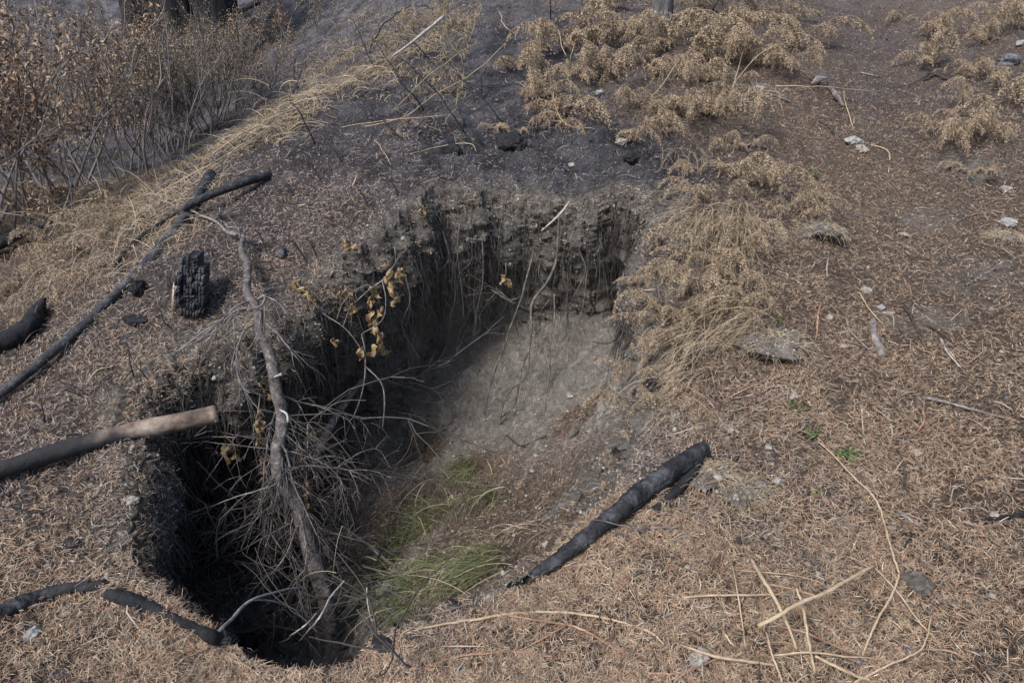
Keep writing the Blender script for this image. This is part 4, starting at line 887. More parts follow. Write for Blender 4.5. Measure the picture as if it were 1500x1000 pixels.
for (u, v, L_, lab) in [(705,350,120,'dark and wavy, beside the hooked root'),(755,400,110,'dark, just left of the long twisting root'),(790,380,90,'dark, between the two longest roots, near the mat'),(830,400,140,'long and dark, right of the kinked root'),
    (850,370,80,'dark, mid way along the right part of the mat'),(890,400,120,'long and dark near the right end of the mat'),(910,420,80,'dark, in the right corner'),(610,370,150,'long and dark in the left corner shadow'),(640,380,120,'dark, left of the mat centre'),(675,330,140,'dark and long, from high in the mat'),
    (590,400,130,'dark, beside the withered leaves'),(480,460,120,'under the turf behind the sapling'),(450,470,150,'long, behind the withered sprig'),(420,480,120,'close behind the sapling trunk'),(330,510,110,'on the left wall above the cut log'),(290,515,90,'far left on the wall above the cut log'),(235,560,80,'at the upper left corner of the pit')]:
    p = G(u, v); y = p[1] - .04
    hang('fine root hanging ' + lab, [(u, v, y), (u + rng.normal(0, 6), v + L_ * .3, y - .02), (u + rng.normal(0, 9), v + L_ * .6, y - .03), (u + rng.normal(0, 12), v + L_, y - .05)], [5, 4, 3, 1.5], 'darkwood' if rng.random() < .6 else 'rootgrey')
# root hairs fringe
b = MB(); n = 3600
for k in range(n):
    i = rng.integers(0, M)
    if RE[i] < .04: continue
    row = int(rng.uniform(2, NW * .62))
    q = pitV[row, i] + Nn[row, i] * .01; L_ = rng.uniform(.04, .2) * (2.6 if rng.random() < .2 else 1); t = np.linspace(0, 1, 5)[:, None]
    P = q + Nn[row, i] * .03 * np.sin(t * 2) + np.array([0, 0, -1]) * L_ * t + rng.normal(0, .008, (5, 3)) * t * 1.5
    b.tube(P, np.linspace(.0019, .0008, 5) * rng.uniform(.6, 1.5), 3, False)
tag(b.build('root_hairs', MT['darktwig']), 'fringe of hair fine rootlets hanging out of the bank', 'rootlets', kind='stuff')
# ------------------------------------------------------------ withered leaves on twigs over the back left rim
def crumpled_leaf(b, p, L, W, hangv=(0, 0, -1)):
    d = np.array(hangv, float) + rng.normal(0, .35, 3); d /= np.linalg.norm(d); s = np.cross(d, rng.normal(0, 1, 3)); s /= np.linalg.norm(s); q = np.cross(d, s)
    n, k = 6, 5; V_ = []
    ph = rng.uniform(0, 6)
    for i in range(n):
        t = i / (n - 1); w_ = W * math.sin(math.pi * min(1, t * .93 + .07)) ** .7
        for j in range(k):
            a = (j / (k - 1) - .5); c = .9 * a * a * W * 2 + .012 * math.sin(7 * t + ph) + .006 * math.sin(15 * a + 9 * t + ph)
            V_.append(np.array(p) + d * (L * t) + s * (a * w_ * .8) + q * (c + .25 * L * t * t * math.sin(ph)) + rng.normal(0, W * .09, 3))
    F_ = [(i * k + j, i * k + j + 1, (i + 1) * k + j + 1, (i + 1) * k + j) for i in range(n - 1) for j in range(k - 1)]
    b.add(V_, F_)
def leafy(label, stems, leaves, yy):
    p0 = stems[0][0][0]; root = empty('withered_sprig', tuple(WY(p0[0], p0[1], p0[2]))); tag(root, label, 'sprig', 'sprigs with withered leaves around the pit')
    b = MB()
    for pts_, w_ in stems: Q_, r_ = path([(p[0], p[1], None, p[2]) for p in pts_], w_, 5, .008); b.tube(Q_, r_, 5)
    part_of(b, 'stem', 'grey', root)
    for u, v, L_, y in leaves:
        b = MB(); k = 2 * (CAMZ + y) / 1000
        for _ in range(2): crumpled_leaf(b, WY(u + rng.normal(0, 2), v, y + rng.normal(0, .01)), L_ * y / 1000 * 1.0, L_ * y / 1000 * .46)
        part_of(b, 'leaf', 'wither', root, smooth=True)
leafy('tan withered leaves strung on a twig, left one of the leafy pair at the rim',
      [([(430,405,3.05),(445,425,2.95),(470,455,2.9),(500,480,2.88),(530,512,2.85)],[3,3,3,3,2]),([(470,455,2.9),(475,480,2.88),(470,500,2.86)],[2,2,1])],
      [(436,410,24,3.0),(447,420,20,2.95),(452,432,24,2.93),(458,445,28,2.9),(462,462,24,2.9),(466,478,28,2.88),(470,492,20,2.88),(488,496,14,2.87)], 2.9)
leafy('tan withered leaves on branching twigs, right one of the leafy pair at the rim',
      [([(588,372,3.1),(572,395,3.05),(560,410,3.0),(535,430,3.0),(512,452,2.95),(500,480,2.9)],[2,3,3,3,3,2]),([(545,415,3.0),(520,425,2.95),(500,445,2.9),(492,470,2.9)],[2,2,2,2]),([(560,410,3),(565,440,2.95),(560,470,2.92),(530,490,2.9)],[3,2,2,2]),
       ([(530,490,2.9),(536,515,2.88),(534,560,2.85),(520,605,2.82),(512,618,2.8)],[3,3,3,3,2]),([(535,535,2.85),(558,560,2.8),(563,590,2.78),(560,630,2.75)],[3,3,4,2])],
      [(576,395,24,3.04),(573,412,24,3.02),(578,430,24,3.0),(546,420,24,3),(540,438,22,2.98),(548,455,28,2.96),(550,470,24,2.94),(552,485,22,2.93),(502,425,22,2.95),(512,435,18,2.95),(516,448,18,2.94),(532,508,26,2.88),(552,505,32,2.9),(590,398,26,3.1),(560,382,14,3.1),(558,452,18,2.95)], 2.9)
leafy('brown leaves clinging in front of the sapling trunk', [([(400,545,2.62),(385,560,2.6),(380,600,2.56),(372,640,2.52),(380,690,2.5)],[3,3,3,2,2])],
      [(388,552,26,2.6),(386,568,24,2.6),(392,580,26,2.58),(378,600,22,2.56),(374,615,26,2.55),(382,640,20,2.52),(395,665,26,2.5),(380,670,24,2.5),(384,688,22,2.48)], 2.6)
leafy('dry brown leaf clump dangling left of the sapling under the cut log', [([(352,632,2.55),(340,645,2.5),(338,655,2.5)],[3,2,2])], [(333,652,30,2.5),(340,655,28,2.5),(337,660,26,2.49)], 2.5)
leafy('brown leaves on the sapling right side by the twig spray', [([(452,620,2.6),(450,660,2.55),(448,700,2.5),(455,730,2.45)],[3,3,3,2])], [(452,625,16,2.6),(447,672,24,2.52),(458,700,28,2.48),(450,712,26,2.46),(446,730,18,2.45)], 2.5)
leafy('pale leaf clump low in the twig spray', [([(395,770,2.3),(386,790,2.28),(384,805,2.26)],[3,3,2])], [(380,800,30,2.26),(388,806,30,2.26),(375,812,24,2.25),(408,800,24,2.26)], 2.3)
leafy('single yellow brown leaf sprig at the top left corner of the pit mouth', [([(612,290,3.68),(616,300,3.64),(620,312,3.62)],[2,2,1])], [(619,306,12,3.62),(616,300,9,3.63)], 3.6)
leafy('tiny brown leaf hanging among the middle roots', [([(740,385,3.6),(741,398,3.58),(740,405,3.58)],[2,2,1])], [(738,402,16,3.58),(743,408,14,3.58)], 3.6)
leafy('single leaf sprig on the turf edge above the leafy group', [([(515,350,3.3),(512,358,3.28)],[2,1])], [(510,352,16,3.28),(515,358,14,3.27)], 3.3)
# ------------------------------------------------------------ bracken
def frond_mesh(L, lean, curl, sd):
    global rng
    save = rng; rng = np.random.default_rng(sd); b = MB()
    n = 26; ang = lean; P = [np.zeros(3)]; tw = 0; D = []
    for i in range(n):
        ang += curl / n * (0.4 + 1.4 * i / n) + rng.normal(0, .05); tw += rng.normal(0, .07)
        d = np.array([math.sin(ang) * math.cos(tw), math.sin(ang) * math.sin(tw), math.cos(ang)]); D.append(d); P.append(P[-1] + d * L / n)
    P = np.array(P); b.tube(P, np.linspace(.0028, .0009, n + 1) * (L / .5) ** .5, 4, False)
    V_, F_ = [], []; c = 0
    for i in range(5, n):
        for k in range(2):
          for s_ in (-1, 1):
            t = (i + k * .5) / n; t2 = (t - .2) / .8
            pl = L * .34 * (1 - t2) ** .8 * min(1, t2 * 7 + .25) * rng.uniform(.5, 1.1)
            if rng.random() < .25: continue
            d = D[i]; side = np.cross(d, [0, 0, 1.0]); side = side / (np.linalg.norm(side) + 1e-6) * s_ + rng.normal(0, .25, 3)
            pd = side * .8 + d * .35 + np.array([0, 0, -.55]); p = P[i] + (P[i + 1] - P[i]) * k * .5
            m_ = max(3, int(pl / .0085)); st = pl / m_; cur = rng.uniform(.05, .28)
            ax = rng.normal(0, 1, 3)
            for q in range(m_):
                pd = pd + np.array([0, 0, -cur * .7]) + np.cross(ax, pd) * cur * .35 + rng.normal(0, .08, 3); pd /= np.linalg.norm(pd); p2 = p + pd * st
                w_ = .010 * (1 - q / m_ * .6) * rng.uniform(.6, 1.3)
                for ss in (-1, 1):
                    u_ = np.cross(pd, rng.normal(0, .6, 3) + [0, 0, 1]); u_ /= np.linalg.norm(u_) + 1e-9
                    e = p + u_ * ss * w_ + rng.normal(0, .003, 3) + [0, 0, -.2 * w_]
                    V_ += [p, p + pd * .005, e + pd * .004 + rng.normal(0, .002, 3), e]; F_.append((c, c + 1, c + 2, c + 3)); c += 4
                p = p2
    b.add(V_, F_); rng = save; return b
FM = []
for k in range(9):
    L_ = [.55, .42, .66, .36, .5, .6, .3, .5, .7][k]
    o = frond_mesh(L_, R([12, 22, 5, 35, 55, 25, 60, 70, 20][k]), R([150, 140, 160, 130, 80, 150, 90, 60, 135][k]), 100 + k).build('frond', MT['fern'], smooth=False)
    FM.append(o.data); bpy.data.objects.remove(o)
def bracken(u, v, n, sc, az, spread, label, tall=0, lift=0):
    tall = tall or (v < 330 and u > 700); sc *= 1.3 if tall else 1.2; n = int(n * (1.6 if v < 180 and 750 < u < 1200 else 1.2)) if n > 1 else 1; p = G(u, v); root = empty('bracken_fern', tuple(p)); tag(root, label, 'fern', 'dead brown bracken ferns')
    for k in range(n):
        o = bpy.data.objects.new('frond', random.choice(FM[:4] + FM[8:] if tall else FM)); SC.collection.objects.link(o); o.parent = root
        o.location = (rng.normal(0, .16 * sc), rng.normal(0, .12 * sc), -.02 + lift * rng.random())
        a = az + rng.uniform(-spread, spread); s = sc * rng.uniform(.5, 1.25); o.scale = (s, s, s)
        o.rotation_euler = (rng.normal(0, .12), rng.normal(0, .12) , a)
dn, lf, rt = -1.57, 3.14, 0.0     # hanging toward the camera, left, right
for a in [
 (800,140,7,.62,-1.9,1.0,'bracken clump at the top left of the bank, its fronds hanging toward the pit'),
 (790,190,6,.55,-1.8,.9,'bracken drooping lowest above the middle of the pit mouth'),
 (830,165,6,.6,-1.7,.9,'bracken clump hanging just right of the one over the pit mouth middle'),
 (870,60,8,.8,-1.9,1.6,'large bracken clump at the top edge left of the grey trunk'),
 (830,70,7,.7,-2.2,1.2,'bracken clump at the top, leftmost on the hillside'),
 (900,110,7,.65,-1.6,1.3,'bracken clump below the large one, left of the grey trunk'),
 (940,60,7,.75,-1.5,1.6,'bracken clump at the foot of the grey trunk'),
 (1010,70,7,.75,-1.2,1.6,'bracken clump just right of the grey trunk'),
 (1060,50,7,.8,-1.5,1.8,'bracken clump under the top edge right of the grey trunk'),
 (880,15,6,.9,-1.5,1.6,'bracken clump cut by the top edge above the large clump'),
 (1030,10,6,.9,-1.5,1.6,'bracken clump cut by the top edge beside the orange leaves'),
 (1170,60,6,.75,-2.2,1.2,'tall bracken arching over the edge of the trail'),
 (1150,95,5,.6,-2.6,1.0,'low bracken below the one arching over the trail edge'),
 (1000,165,8,.62,-2.0,1.0,'dense golden bracken hanging over the bank above the right pit corner'),
 (1045,165,7,.6,-1.4,1.2,'dense bracken right beside the golden one on the bank'),
 (960,190,6,.5,-2.0,.8,'bracken hanging down the bank left of the golden one'),
 (945,150,4,.4,-2.6,1.0,'small reddish bracken flattened on the bank top'),
 (1060,255,7,.55,-2.2,1.2,'bracken on the mound left of the hummock'),
 (1120,265,6,.5,-1.0,1.4,'bracken on the mound top near the yellow leaf'),
 (1040,290,6,.5,-2.2,1.0,'bracken beside the long grass tuft on the mound'),
 (1130,320,5,.45,-1.2,1.2,'bracken close left of the matted hummock'),
 (1045,370,8,.5,-2.0,1.2,'thick bracken heap right of the pit, upper one'),
 (1010,400,8,.5,-2.4,1.0,'thick bracken heap right of the pit, at its rim'),
 (1075,400,6,.45,-1.3,1.3,'bracken at the right end of the thick heap'),
 (970,450,6,.42,-2.4,.8,'bracken curling over the right rim of the pit'),
 (990,480,6,.42,-2.0,1.0,'bracken behind the flattened grey grass'),
 (960,510,5,.4,-2.2,.8,'bracken hanging from the right rim beside the grey grass'),
 (1010,560,5,.38,-1.8,1.0,'pale bracken below the grey grass, on the right rim'),
 (1000,600,5,.36,-2.0,1.0,'low pale bracken on the rim above the charred log'),
 (980,640,4,.32,-2.2,1.0,'lowest bracken, touching the upper end of the charred log'),
 (1430,60,7,.7,-2.2,1.4,'large bracken on the right bank near the top edge'),
 (1380,90,6,.6,-2.6,1.2,'bracken spilling from the right bank onto the trail'),
 (1460,150,6,.65,-2.6,1.2,'bracken at the right edge beside the dark stone'),
 (1420,180,6,.6,-2.8,1.0,'bracken lying down the right bank, middle'),
 (1480,200,6,.6,-2.8,1.0,'bracken at the right edge above the mossy stone'),
 (1390,200,5,.5,-3.0,.9,'flattened bracken on the edge of the trail'),
 (1420,250,5,.45,-2.6,1.0,'small low bracken at the foot of the right bank'),
 (1340,30,5,.6,-2.0,1.5,'thin bracken at the top right of the trail'),
 (1480,40,6,.7,-2.2,1.4,'bracken cut by the top right corner'),
 (130,360,7,.7,-1.2,2.5,'brown bracken in the hollow left of the long pole'),
 (70,380,7,.7,-1.2,2.5,'brown bracken at the left edge behind the dark log'),
 (110,410,6,.5,-1.2,2.5,'brown bracken nearest the short dark log'),
 (40,420,6,.55,-1.2,2.5,'brown bracken low at the left edge'),
 (170,330,7,.7,-1.2,2.5,'brown bracken in the hollow below the shrubs'),
 (215,300,6,.6,-1.2,2.5,'brown bracken behind the crossing poles'),
 (30,330,7,.8,-1.2,2.5,'brown bracken under the leafy shrub at the left edge'),
 (100,300,6,.8,-1.2,2.5,'brown bracken at the foot of the leafy shrub'),
 (20,470,5,.45,-1.2,2.5,'small brown bracken above the short dark log'),
 (905,690,1,.28,-1.7,.3,'small dark dried head drooping left of the charred log'),
 (620,40,5,.7,-2.0,1.5,'bracken on the far burnt slope near the leaning white pole'),
 (660,15,5,.8,-2.0,1.5,'bracken at the top edge above the burnt slope'),
 (965,400,5,.4,-2.4,.9,'bracken fringe above the right pit corner'),
 (985,345,5,.4,-2.4,.9,'bracken sprig hanging over the pale soil at the right corner'),
 (940,545,5,.36,-2.6,.9,'bracken spilling furthest into the pit on the right'),
 (955,590,5,.36,-2.4,.9,'bracken spilling down the right wall above the log'),
 (1040,440,6,.42,-2.0,1.2,'bracken between the thick heap and the flattened grass'),
 (1060,340,6,.45,-2.0,1.4,'bracken tangled with the long dry grass on the mound'),
 (760,100,5,.6,-1.9,1.2,'bracken furthest left on the ash slope'),
 (850,110,7,.6,-1.9,1.0,'bracken on the bank between the leftmost clump and the large one'),
 (975,105,7,.65,-1.5,1.2,'bracken right below the grey trunk'),
 (1025,120,7,.6,-1.5,1.4,'bracken behind the golden one, under the trunk'),
 (1090,90,7,.65,-1.3,1.4,'bracken left of the tall one over the trail'),
 (1110,30,7,.8,-1.4,1.6,'bracken at the top edge by the orange leafed twig'),
 (910,200,4,.4,-1.8,.8,'small bracken sprig hanging over the upper bank'),
 (1085,215,5,.4,-1.2,1.4,'thin bracken behind the mound bracken'),
 (1160,300,5,.4,-.8,1.4,'bracken right behind the matted hummock'),
 (1080,450,5,.36,-1.4,1.4,'low bracken behind the hairy soil mound'),
 (1440,110,6,.6,-2.6,1.2,'bracken mid way up the right bank'),
 (1490,120,6,.6,-2.6,1.2,'bracken at the right edge just under the dark stone'),
 (1370,50,6,.6,-2.4,1.4,'bracken left of the large right bank bracken'),
 ]: bracken(*a)
# ------------------------------------------------------------ grasses
def tuft(u, v, n, L_, az, spread, m_, label, name='grass_tuft', rad=.04, wd=.0014, droop=1.2, lean0=.5):
    p = G(u, v); b = MB(); V_, F_ = [], []; c = 0
    for k in range(n):
        a = az + rng.normal(0, spread); l = L_ * rng.uniform(.45, 1.15); q = np.r_[rng.normal(0, rad, 2), 0]; q[2] = drop(p[0] + q[0], p[1] + q[1], p[2] + .3) - p[2] if abs(drop(p[0] + q[0], p[1] + q[1], p[2] + .3) - p[2]) < .15 else 0
        ang = abs(rng.normal(lean0, .25)); dr = droop * rng.uniform(.6, 1.4); w_ = wd * rng.uniform(.6, 1.4); s = np.array([-math.sin(a), math.cos(a), rng.normal(0, .5)]) * w_
        for i in range(7):
            t = i / 6; V_ += [q - s * (1 - t * .8), q + s * (1 - t * .8)]
            if i < 6: F_.append((c, c + 1, c + 3, c + 2))
            c += 2; ang += dr / 6; a += rng.normal(0, .06); q = q + np.array([math.sin(ang) * math.cos(a), math.sin(ang) * math.sin(a), math.cos(ang)]) * l / 6
            gz_ = drop(p[0] + q[0], p[1] + q[1], max(p[2] + q[2], p[2]) + .5) - p[2] + .006 if i % 2 else -9
            if q[2] < gz_ < q[2] + .3: q[2] = gz_
    b.add(V_, F_); o = b.build(name, MT[m_]); o.location = tuple(p); return tag(o, label, 'grass')
for a in [
 (722,822,170,.2,3.5,.3,'green','big tuft of green grass combed down to the left at the foot of the ramp'),
 (680,855,90,.22,3.6,.3,'green','green and straw grass tuft nearest the rim, bending into the pit'),
 (640,835,80,.2,3.8,.5,'green','green grass tuft left of the big combed one'),
 (686,684,170,.17,4.0,.5,'green','upright dark green grass tuft half way up the pit'),
 (665,715,60,.18,3.9,.5,'green','small green grass tuft just below the upright dark green one'),
 (590,790,90,.2,3.4,1.5,'green','green grass patch deep in the shade near the sapling'),
 (560,840,90,.2,3.4,1.5,'green','green grass patch behind the near rim twigs'),
 (600,880,90,.24,3.5,.8,'green','green grass patch against the near rim'),
 (720,730,90,.28,3.8,.5,'green','thin green and straw grass tuft on the middle of the ramp'),
 (640,760,90,.22,3.6,1.0,'green','sparse green grass in the lower middle of the pit'),
 ]: tuft(*a, rad=.05, droop=1.3, lean0=.55)
for a in [
 (725,800,70,.22,3.6,.6,'strawgrass','pale straw grass tuft on top of the green combed tuft'),
 (1080,320,220,.36,-1.9,.5,'strawgrass','long dry grass tuft hanging over the mound'),
 (1040,320,160,.36,-2.3,.4,'strawgrass','dry grass tuft sweeping left off the mound'),
 (1110,140,80,.25,-1.5,1.8,'strawgrass','dry grass tuft with a pale stone at the top of the mound'),
 (1080,160,60,.22,-1.5,1.8,'strawgrass','small dry grass tuft beside the golden bracken'),
 (1070,350,120,.3,-1.8,.6,'strawgrass','dry grass tuft behind the thick bracken heap'),
 (1095,465,70,.42,-2.6,.25,'strawgrass','flattened long straw grass left of the hairy soil mound'),
 (1005,230,60,.3,-1.8,.6,'strawgrass','dry grass wisps over the right corner of the pit mouth'),
 (430,175,200,.36,3.7,.4,'strawgrass','bleached grass tuft flowing down the ridge, lowest one'),
 (470,140,240,.36,3.7,.5,'strawgrass','bleached grass tuft on the ridge, second from below'),
 (520,120,240,.36,3.8,.7,'strawgrass','thick bleached grass on the ridge left of the dark brush'),
 (570,105,200,.36,3.8,.8,'strawgrass','bleached grass tuft high on the ridge'),
 (610,75,200,.36,3.8,1.2,'strawgrass','bleached grass tuft below the leaning white pole'),
 (560,60,160,.36,3.8,1.5,'strawgrass','dry grass tuft behind the ridge'),
 (500,90,160,.36,3.8,1.5,'strawgrass','dry grass tuft on the far side of the ridge'),
 (450,110,160,.3,3.8,1.8,'strawgrass','brown grass tuft on the slope behind the ridge'),
 (480,70,160,.3,3.8,1.8,'strawgrass','brown grass tuft high behind the ridge'),
 (420,60,140,.3,3.8,1.8,'strawgrass','brown grass tuft on the far dark slope'),
 (530,30,160,.3,3.8,1.8,'strawgrass','brown grass tuft at the top edge, left'),
 (590,25,160,.3,3.8,1.8,'strawgrass','brown grass tuft at the top edge, right'),
 (640,30,140,.36,3.8,1.5,'strawgrass','dry grass tuft near the top edge on the far ridge'),
 (380,205,120,.36,3.7,.4,'strawgrass','thin bleached grass beside the shrubs'),
 (250,300,200,.4,3.7,1.5,'strawgrass','short brown grass tuft behind the crossing poles'),
 (200,310,200,.4,3.7,1.5,'strawgrass','short brown grass tuft in the hollow'),
 (230,340,160,.3,3.7,1.5,'strawgrass','brown grass tuft between hollow and long pole'),
 (150,300,200,.4,3.7,2,'strawgrass','brown grass tuft under the grey shrub stems'),
 (280,270,160,.35,3.7,2,'strawgrass','brown grass tuft just behind the pole tips'),
 (190,370,160,.25,3.9,1.0,'strawgrass','brown grass tuft beside the upper long pole'),
 (120,440,100,.2,3.9,1.5,'strawgrass','short brown grass by the short dark log'),
 (1170,950,60,.14,-1.5,2,'strawgrass','little dead tuft at the foot of the dry stalk cluster'),
 ]: tuft(*a, rad=.06 if a[0] > 900 else .2, droop=1.5, lean0=1.0 if a[0] < 900 else .7, wd=.0013 if a[1] > 200 else .0022)
tuft(1010, 500, 80, .28, -2.4, .35, 'strawgrass', 'flattened weathered grass sweeping over the right rim', rad=.07, lean0=1.0)
tuft(1000, 545, 60, .24, -2.4, .35, 'strawgrass', 'weathered grass hanging down the right rim below the flattened one', rad=.06, lean0=1.0)
# long straws along the ridge
for n_, (p_, w_, lab) in enumerate([
  ([(205,305,.1),(260,270,.05),(330,232,.05),(430,165,.05)],[2,3,4,3],'longest pale straw lying along the ridge edge'),
  ([(240,300,.1),(300,250,.08),(350,222,.06),(400,190,.05)],[2,3,3,2],'second pale straw beside the longest on the ridge edge'),
  ([(300,235,.1),(345,205,.12),(400,175,.1),(440,160,.05)],[3,3,3,2],'pale straw arching above the ridge edge'),
  ([(330,192,.15),(350,196,.14),(368,197,.1)],[3,4,3],'short pale stick at the shrub feet beside the ridge'),
  ([(535,188,.02),(590,175,.02),(640,140,.05),(700,105,.08),(745,60,.1)],[3,3,3,3,2],'very long pale straw crossing the burnt slope'),
  ([(500,190,.01),(560,180,.03),(650,172,.02)],[2,3,2],'thin pale straw lying level across the burnt slope'),
  ([(575,165,.02),(620,120,.12),(680,75,.15),(700,65,.1)],[2,3,2,2],'pale straw arching steeply on the burnt slope'),
  ([(600,228,.01),(650,215,.05),(690,213,.05),(700,225,.02)],[2,3,3,2],'pale hooked straw above the pit mouth'),
  ([(808,130,.15),(815,165,.1),(835,188,.03),(870,190,.02)],[3,3,3,2],'pale bent stem below the hanging bracken'),
  ([(817,48,.2),(828,80,.1),(835,90,.03)],[3,3,2],'upright pale stem, left of the two beside the large bracken'),
  ([(848,48,.2),(842,70,.1),(836,90,.03)],[3,3,2],'slanted pale stem meeting the upright one in a V'),
  ([(732,20,.15),(738,40,.1),(755,52,.02)],[3,3,2],'short pale stem near the top centre'),
  ([(1137,129,.1),(1200,131,.12),(1292,138,.02)],[4,4,3],'straight thin pale stalk spanning the driftwood'),
  ([(1234,135,.05),(1240,160,.04),(1250,192,.0)],[3,4,3],'brown stalk falling from the pale stalk toward the flat rock'),
  ([(1072,140,.02),(1082,100,.12),(1090,70,.15)],[3,3,2],'pale upright stem at the mound top'),
  ([(1050,160,.02),(1110,85,.3),(1160,62,.25)],[2,3,2],'long pale stem arching over the mound top'),
  ([(955,145,.05),(975,120,.1),(1000,80,.2)],[2,3,2],'pale stem leaning in front of the bracken at the grey trunk'),
  ([(548,210,.0),(562,225,.01),(572,245,0)],[3,3,2],'little pale stem on the burnt slope left of the pit mouth'),
  ]): single('pale_straw', lab, 'straw', p_, [w * .7 for w in w_], 'straw', 4, 4, 0, .01, liftf=1)
single('leaning_pole', 'long grey white pole leaning on the far ridge at the top', 'pole', [(575,85,.1),(610,60,.2),(650,28,.3)], [4,6,8], 'pale', 7, 4, .05)
# thin black burnt stems standing on the ash slope
bs = [((420,178,.0),(390,150,.2),(365,120,.35)),((735,180),(700,140,.15),(665,105,.25)),((620,165),(580,110,.25),(545,55,.4)),((680,200),(650,150,.2),(625,120,.3)),((560,125),(530,60,.35),(515,30,.5)),((810,60),(807,30,.2),(806,0,.4)),
  ((705,215),(690,190,.08),(680,165,.15)),((770,118),(748,95,.1),(730,85,.15)),((640,140),(600,100,.2),(580,85,.3)),((590,205),(555,175,.12),(540,150,.2)),((540,80),(560,40,.25),(600,10,.4)),((582,290),(570,270,.05),(545,248,.1)),((460,215),(440,170,.2),(425,150,.3)),
  ((200,555),(190,530,.07),(180,508,.12)),((222,560),(205,540,.05),(184,520,.09)),((66,625),(62,600,.06),(58,590,.08)),((395,372),(385,350,.06),(375,340,.09)),((462,380),(455,365,.05),(448,352,.08)),((448,390),(440,372,.05),(432,360,.08)),
  ((710,150),(705,120,.1),(712,100,.15)),((630,95),(612,70,.15),(590,60,.2)),((500,240),(490,222,.05),(485,205,.09)),((470,265),(462,250,.04),(455,240,.07)),((535,300),(528,285,.04),(522,275,.07)),((330,470),(318,462,.03),(300,455,.05)),
  ((1040,25),(1050,8,.15),(1060,-10,.25)),((870,40),(858,20,.15),(850,0,.25)),((1095,85),(1088,60,.15),(1090,30,.3)),((250,480),(240,470,.04),(236,455,.07)),((440,135),(430,110,.2),(434,85,.35))]
wb = ['beside the shrubs','above the middle of the pit mouth','on the ash slope among long straws','tilted left of the long straw','on the ridge grass','straight up, under the top edge by the bracken','short, above the pit mouth','on the upper ash slope','crossing the straws','low on the ash slope','curved, near the top',
  'at the left pit mouth corner','rising from the ridge left of centre','above the left rim, right of a pair','above the left rim, left of a pair','under the long pole','beside the sapling tip','short, left of the leafy sprig','shortest beside the leafy sprig','in the middle of the upper ash slope','at the ridge straw','stubby, on the slope beyond the pit',
  'stubby, nearer the pit','stubby, beside the pit mouth corner','small, right of the checkered slab','by the top edge near the grey trunk','by the top edge left of the grey trunk','in front of the mound top bracken','left of the checkered slab','behind the ridge']
for (p_, wd) in zip(bs, wb):
    b = MB(); Q_, r_ = path(list(p_), [3.5,3,2], 5, .02); b.tube(Q_, r_, 5)
    for k in range(rng.integers(1, 4)):
        i = rng.integers(2, len(Q_) - 2); twig_rec(b, Q_[i], (Q_[i + 1] - Q_[i]) + rng.normal(0, .03, 3), .12 * np.linalg.norm(Q_[-1] - Q_[0]) / .3 + .04, r_[i] * .6, 0, 0, .5, 4, 2, 3)
    tag(b.build('charred_twig', MT['charblack']), 'thin black burnt twig ' + wd, 'burnt twig', 'thin burnt twigs on the slope')
# ------------------------------------------------------------ shrubs
def shrub(u, v, y, H_, nst, lv, leafn, leafm, label, stem_r=.008, spread=.5, ll=.05, crown0=.35):
    leafn = int(leafn * 1.35)
    p = WY(u, v, y); p[2] = h(p[0], p[1]); root = empty('leafy_shrub', tuple(p)); tag(root, label, 'shrub', 'multi stemmed shrubs in the hollow')
    tips = []; sb = MB()
    def grow(b, q, d, L, r, lev):
        P = [np.array(q, float)]; n = 7
        for i in range(n): d = d + rng.normal(0, .19, 3) + [0, 0, .06]; d = d / np.linalg.norm(d); P.append(P[-1] + d * L / n)
        P = np.array(P); b.tube(P, np.linspace(r, r * .4, n + 1), 4, False)
        for i in range(2, n + 1):
            tips.append(P[i])
        if lev > 0:
            for k in range(5):
                i = rng.integers(2, n); s = rng.normal(0, 1, 3) + [0, 0, .5]; s /= np.linalg.norm(s)
                grow(b, P[i], (P[i + 1] - P[i]) / np.linalg.norm(P[i + 1] - P[i]) + s * .6, L * rng.uniform(.3, .55), r * .5, lev - 1)
    for k in range(nst):
        a = rng.uniform(0, 6.28); s = spread * 1.25 * rng.uniform(.1, 1); b = MB()
        grow(b, [rng.normal(0, .25), rng.normal(0, .2), -.05], np.array([math.cos(a) * s, math.sin(a) * s, 1]), H_ * rng.uniform(.6, .95), stem_r * rng.uniform(.6, 1.3), lv)
        o = b.build('stem', MT['stem']); o.parent = root
    T = np.array(tips); T = T[T[:, 2] > H_ * crown0]; T = T[rng.integers(0, len(T), leafn)] + rng.normal(0, .035, (leafn, 3))
    D = rng.normal(0, 1, (leafn, 3)) + [0, 0, -.4]; D /= np.linalg.norm(D, axis=1)[:, None]; S = np.cross(D, rng.normal(0, 1, (leafn, 3))); S /= np.linalg.norm(S, axis=1)[:, None]
    Nq = np.cross(D, S); leafn_ = leafn; l = (ll * .78 * rng.uniform(.5, 1.3, leafn))[:, None]; w_ = l * .16
    V_ = np.stack([T, T + D * l * .5 + S * w_ + Nq * l * .12, T + D * l * .5 - S * w_ + Nq * l * .12, T + D * l], 1).reshape(-1, 3); k = np.arange(leafn)[:, None] * 4
    b = MB(); b.add(V_, np.concatenate([k + [[0, 1, 2]], k + [[1, 3, 2]]])); o = b.build('foliage', MT[leafm], smooth=False); o.parent = root
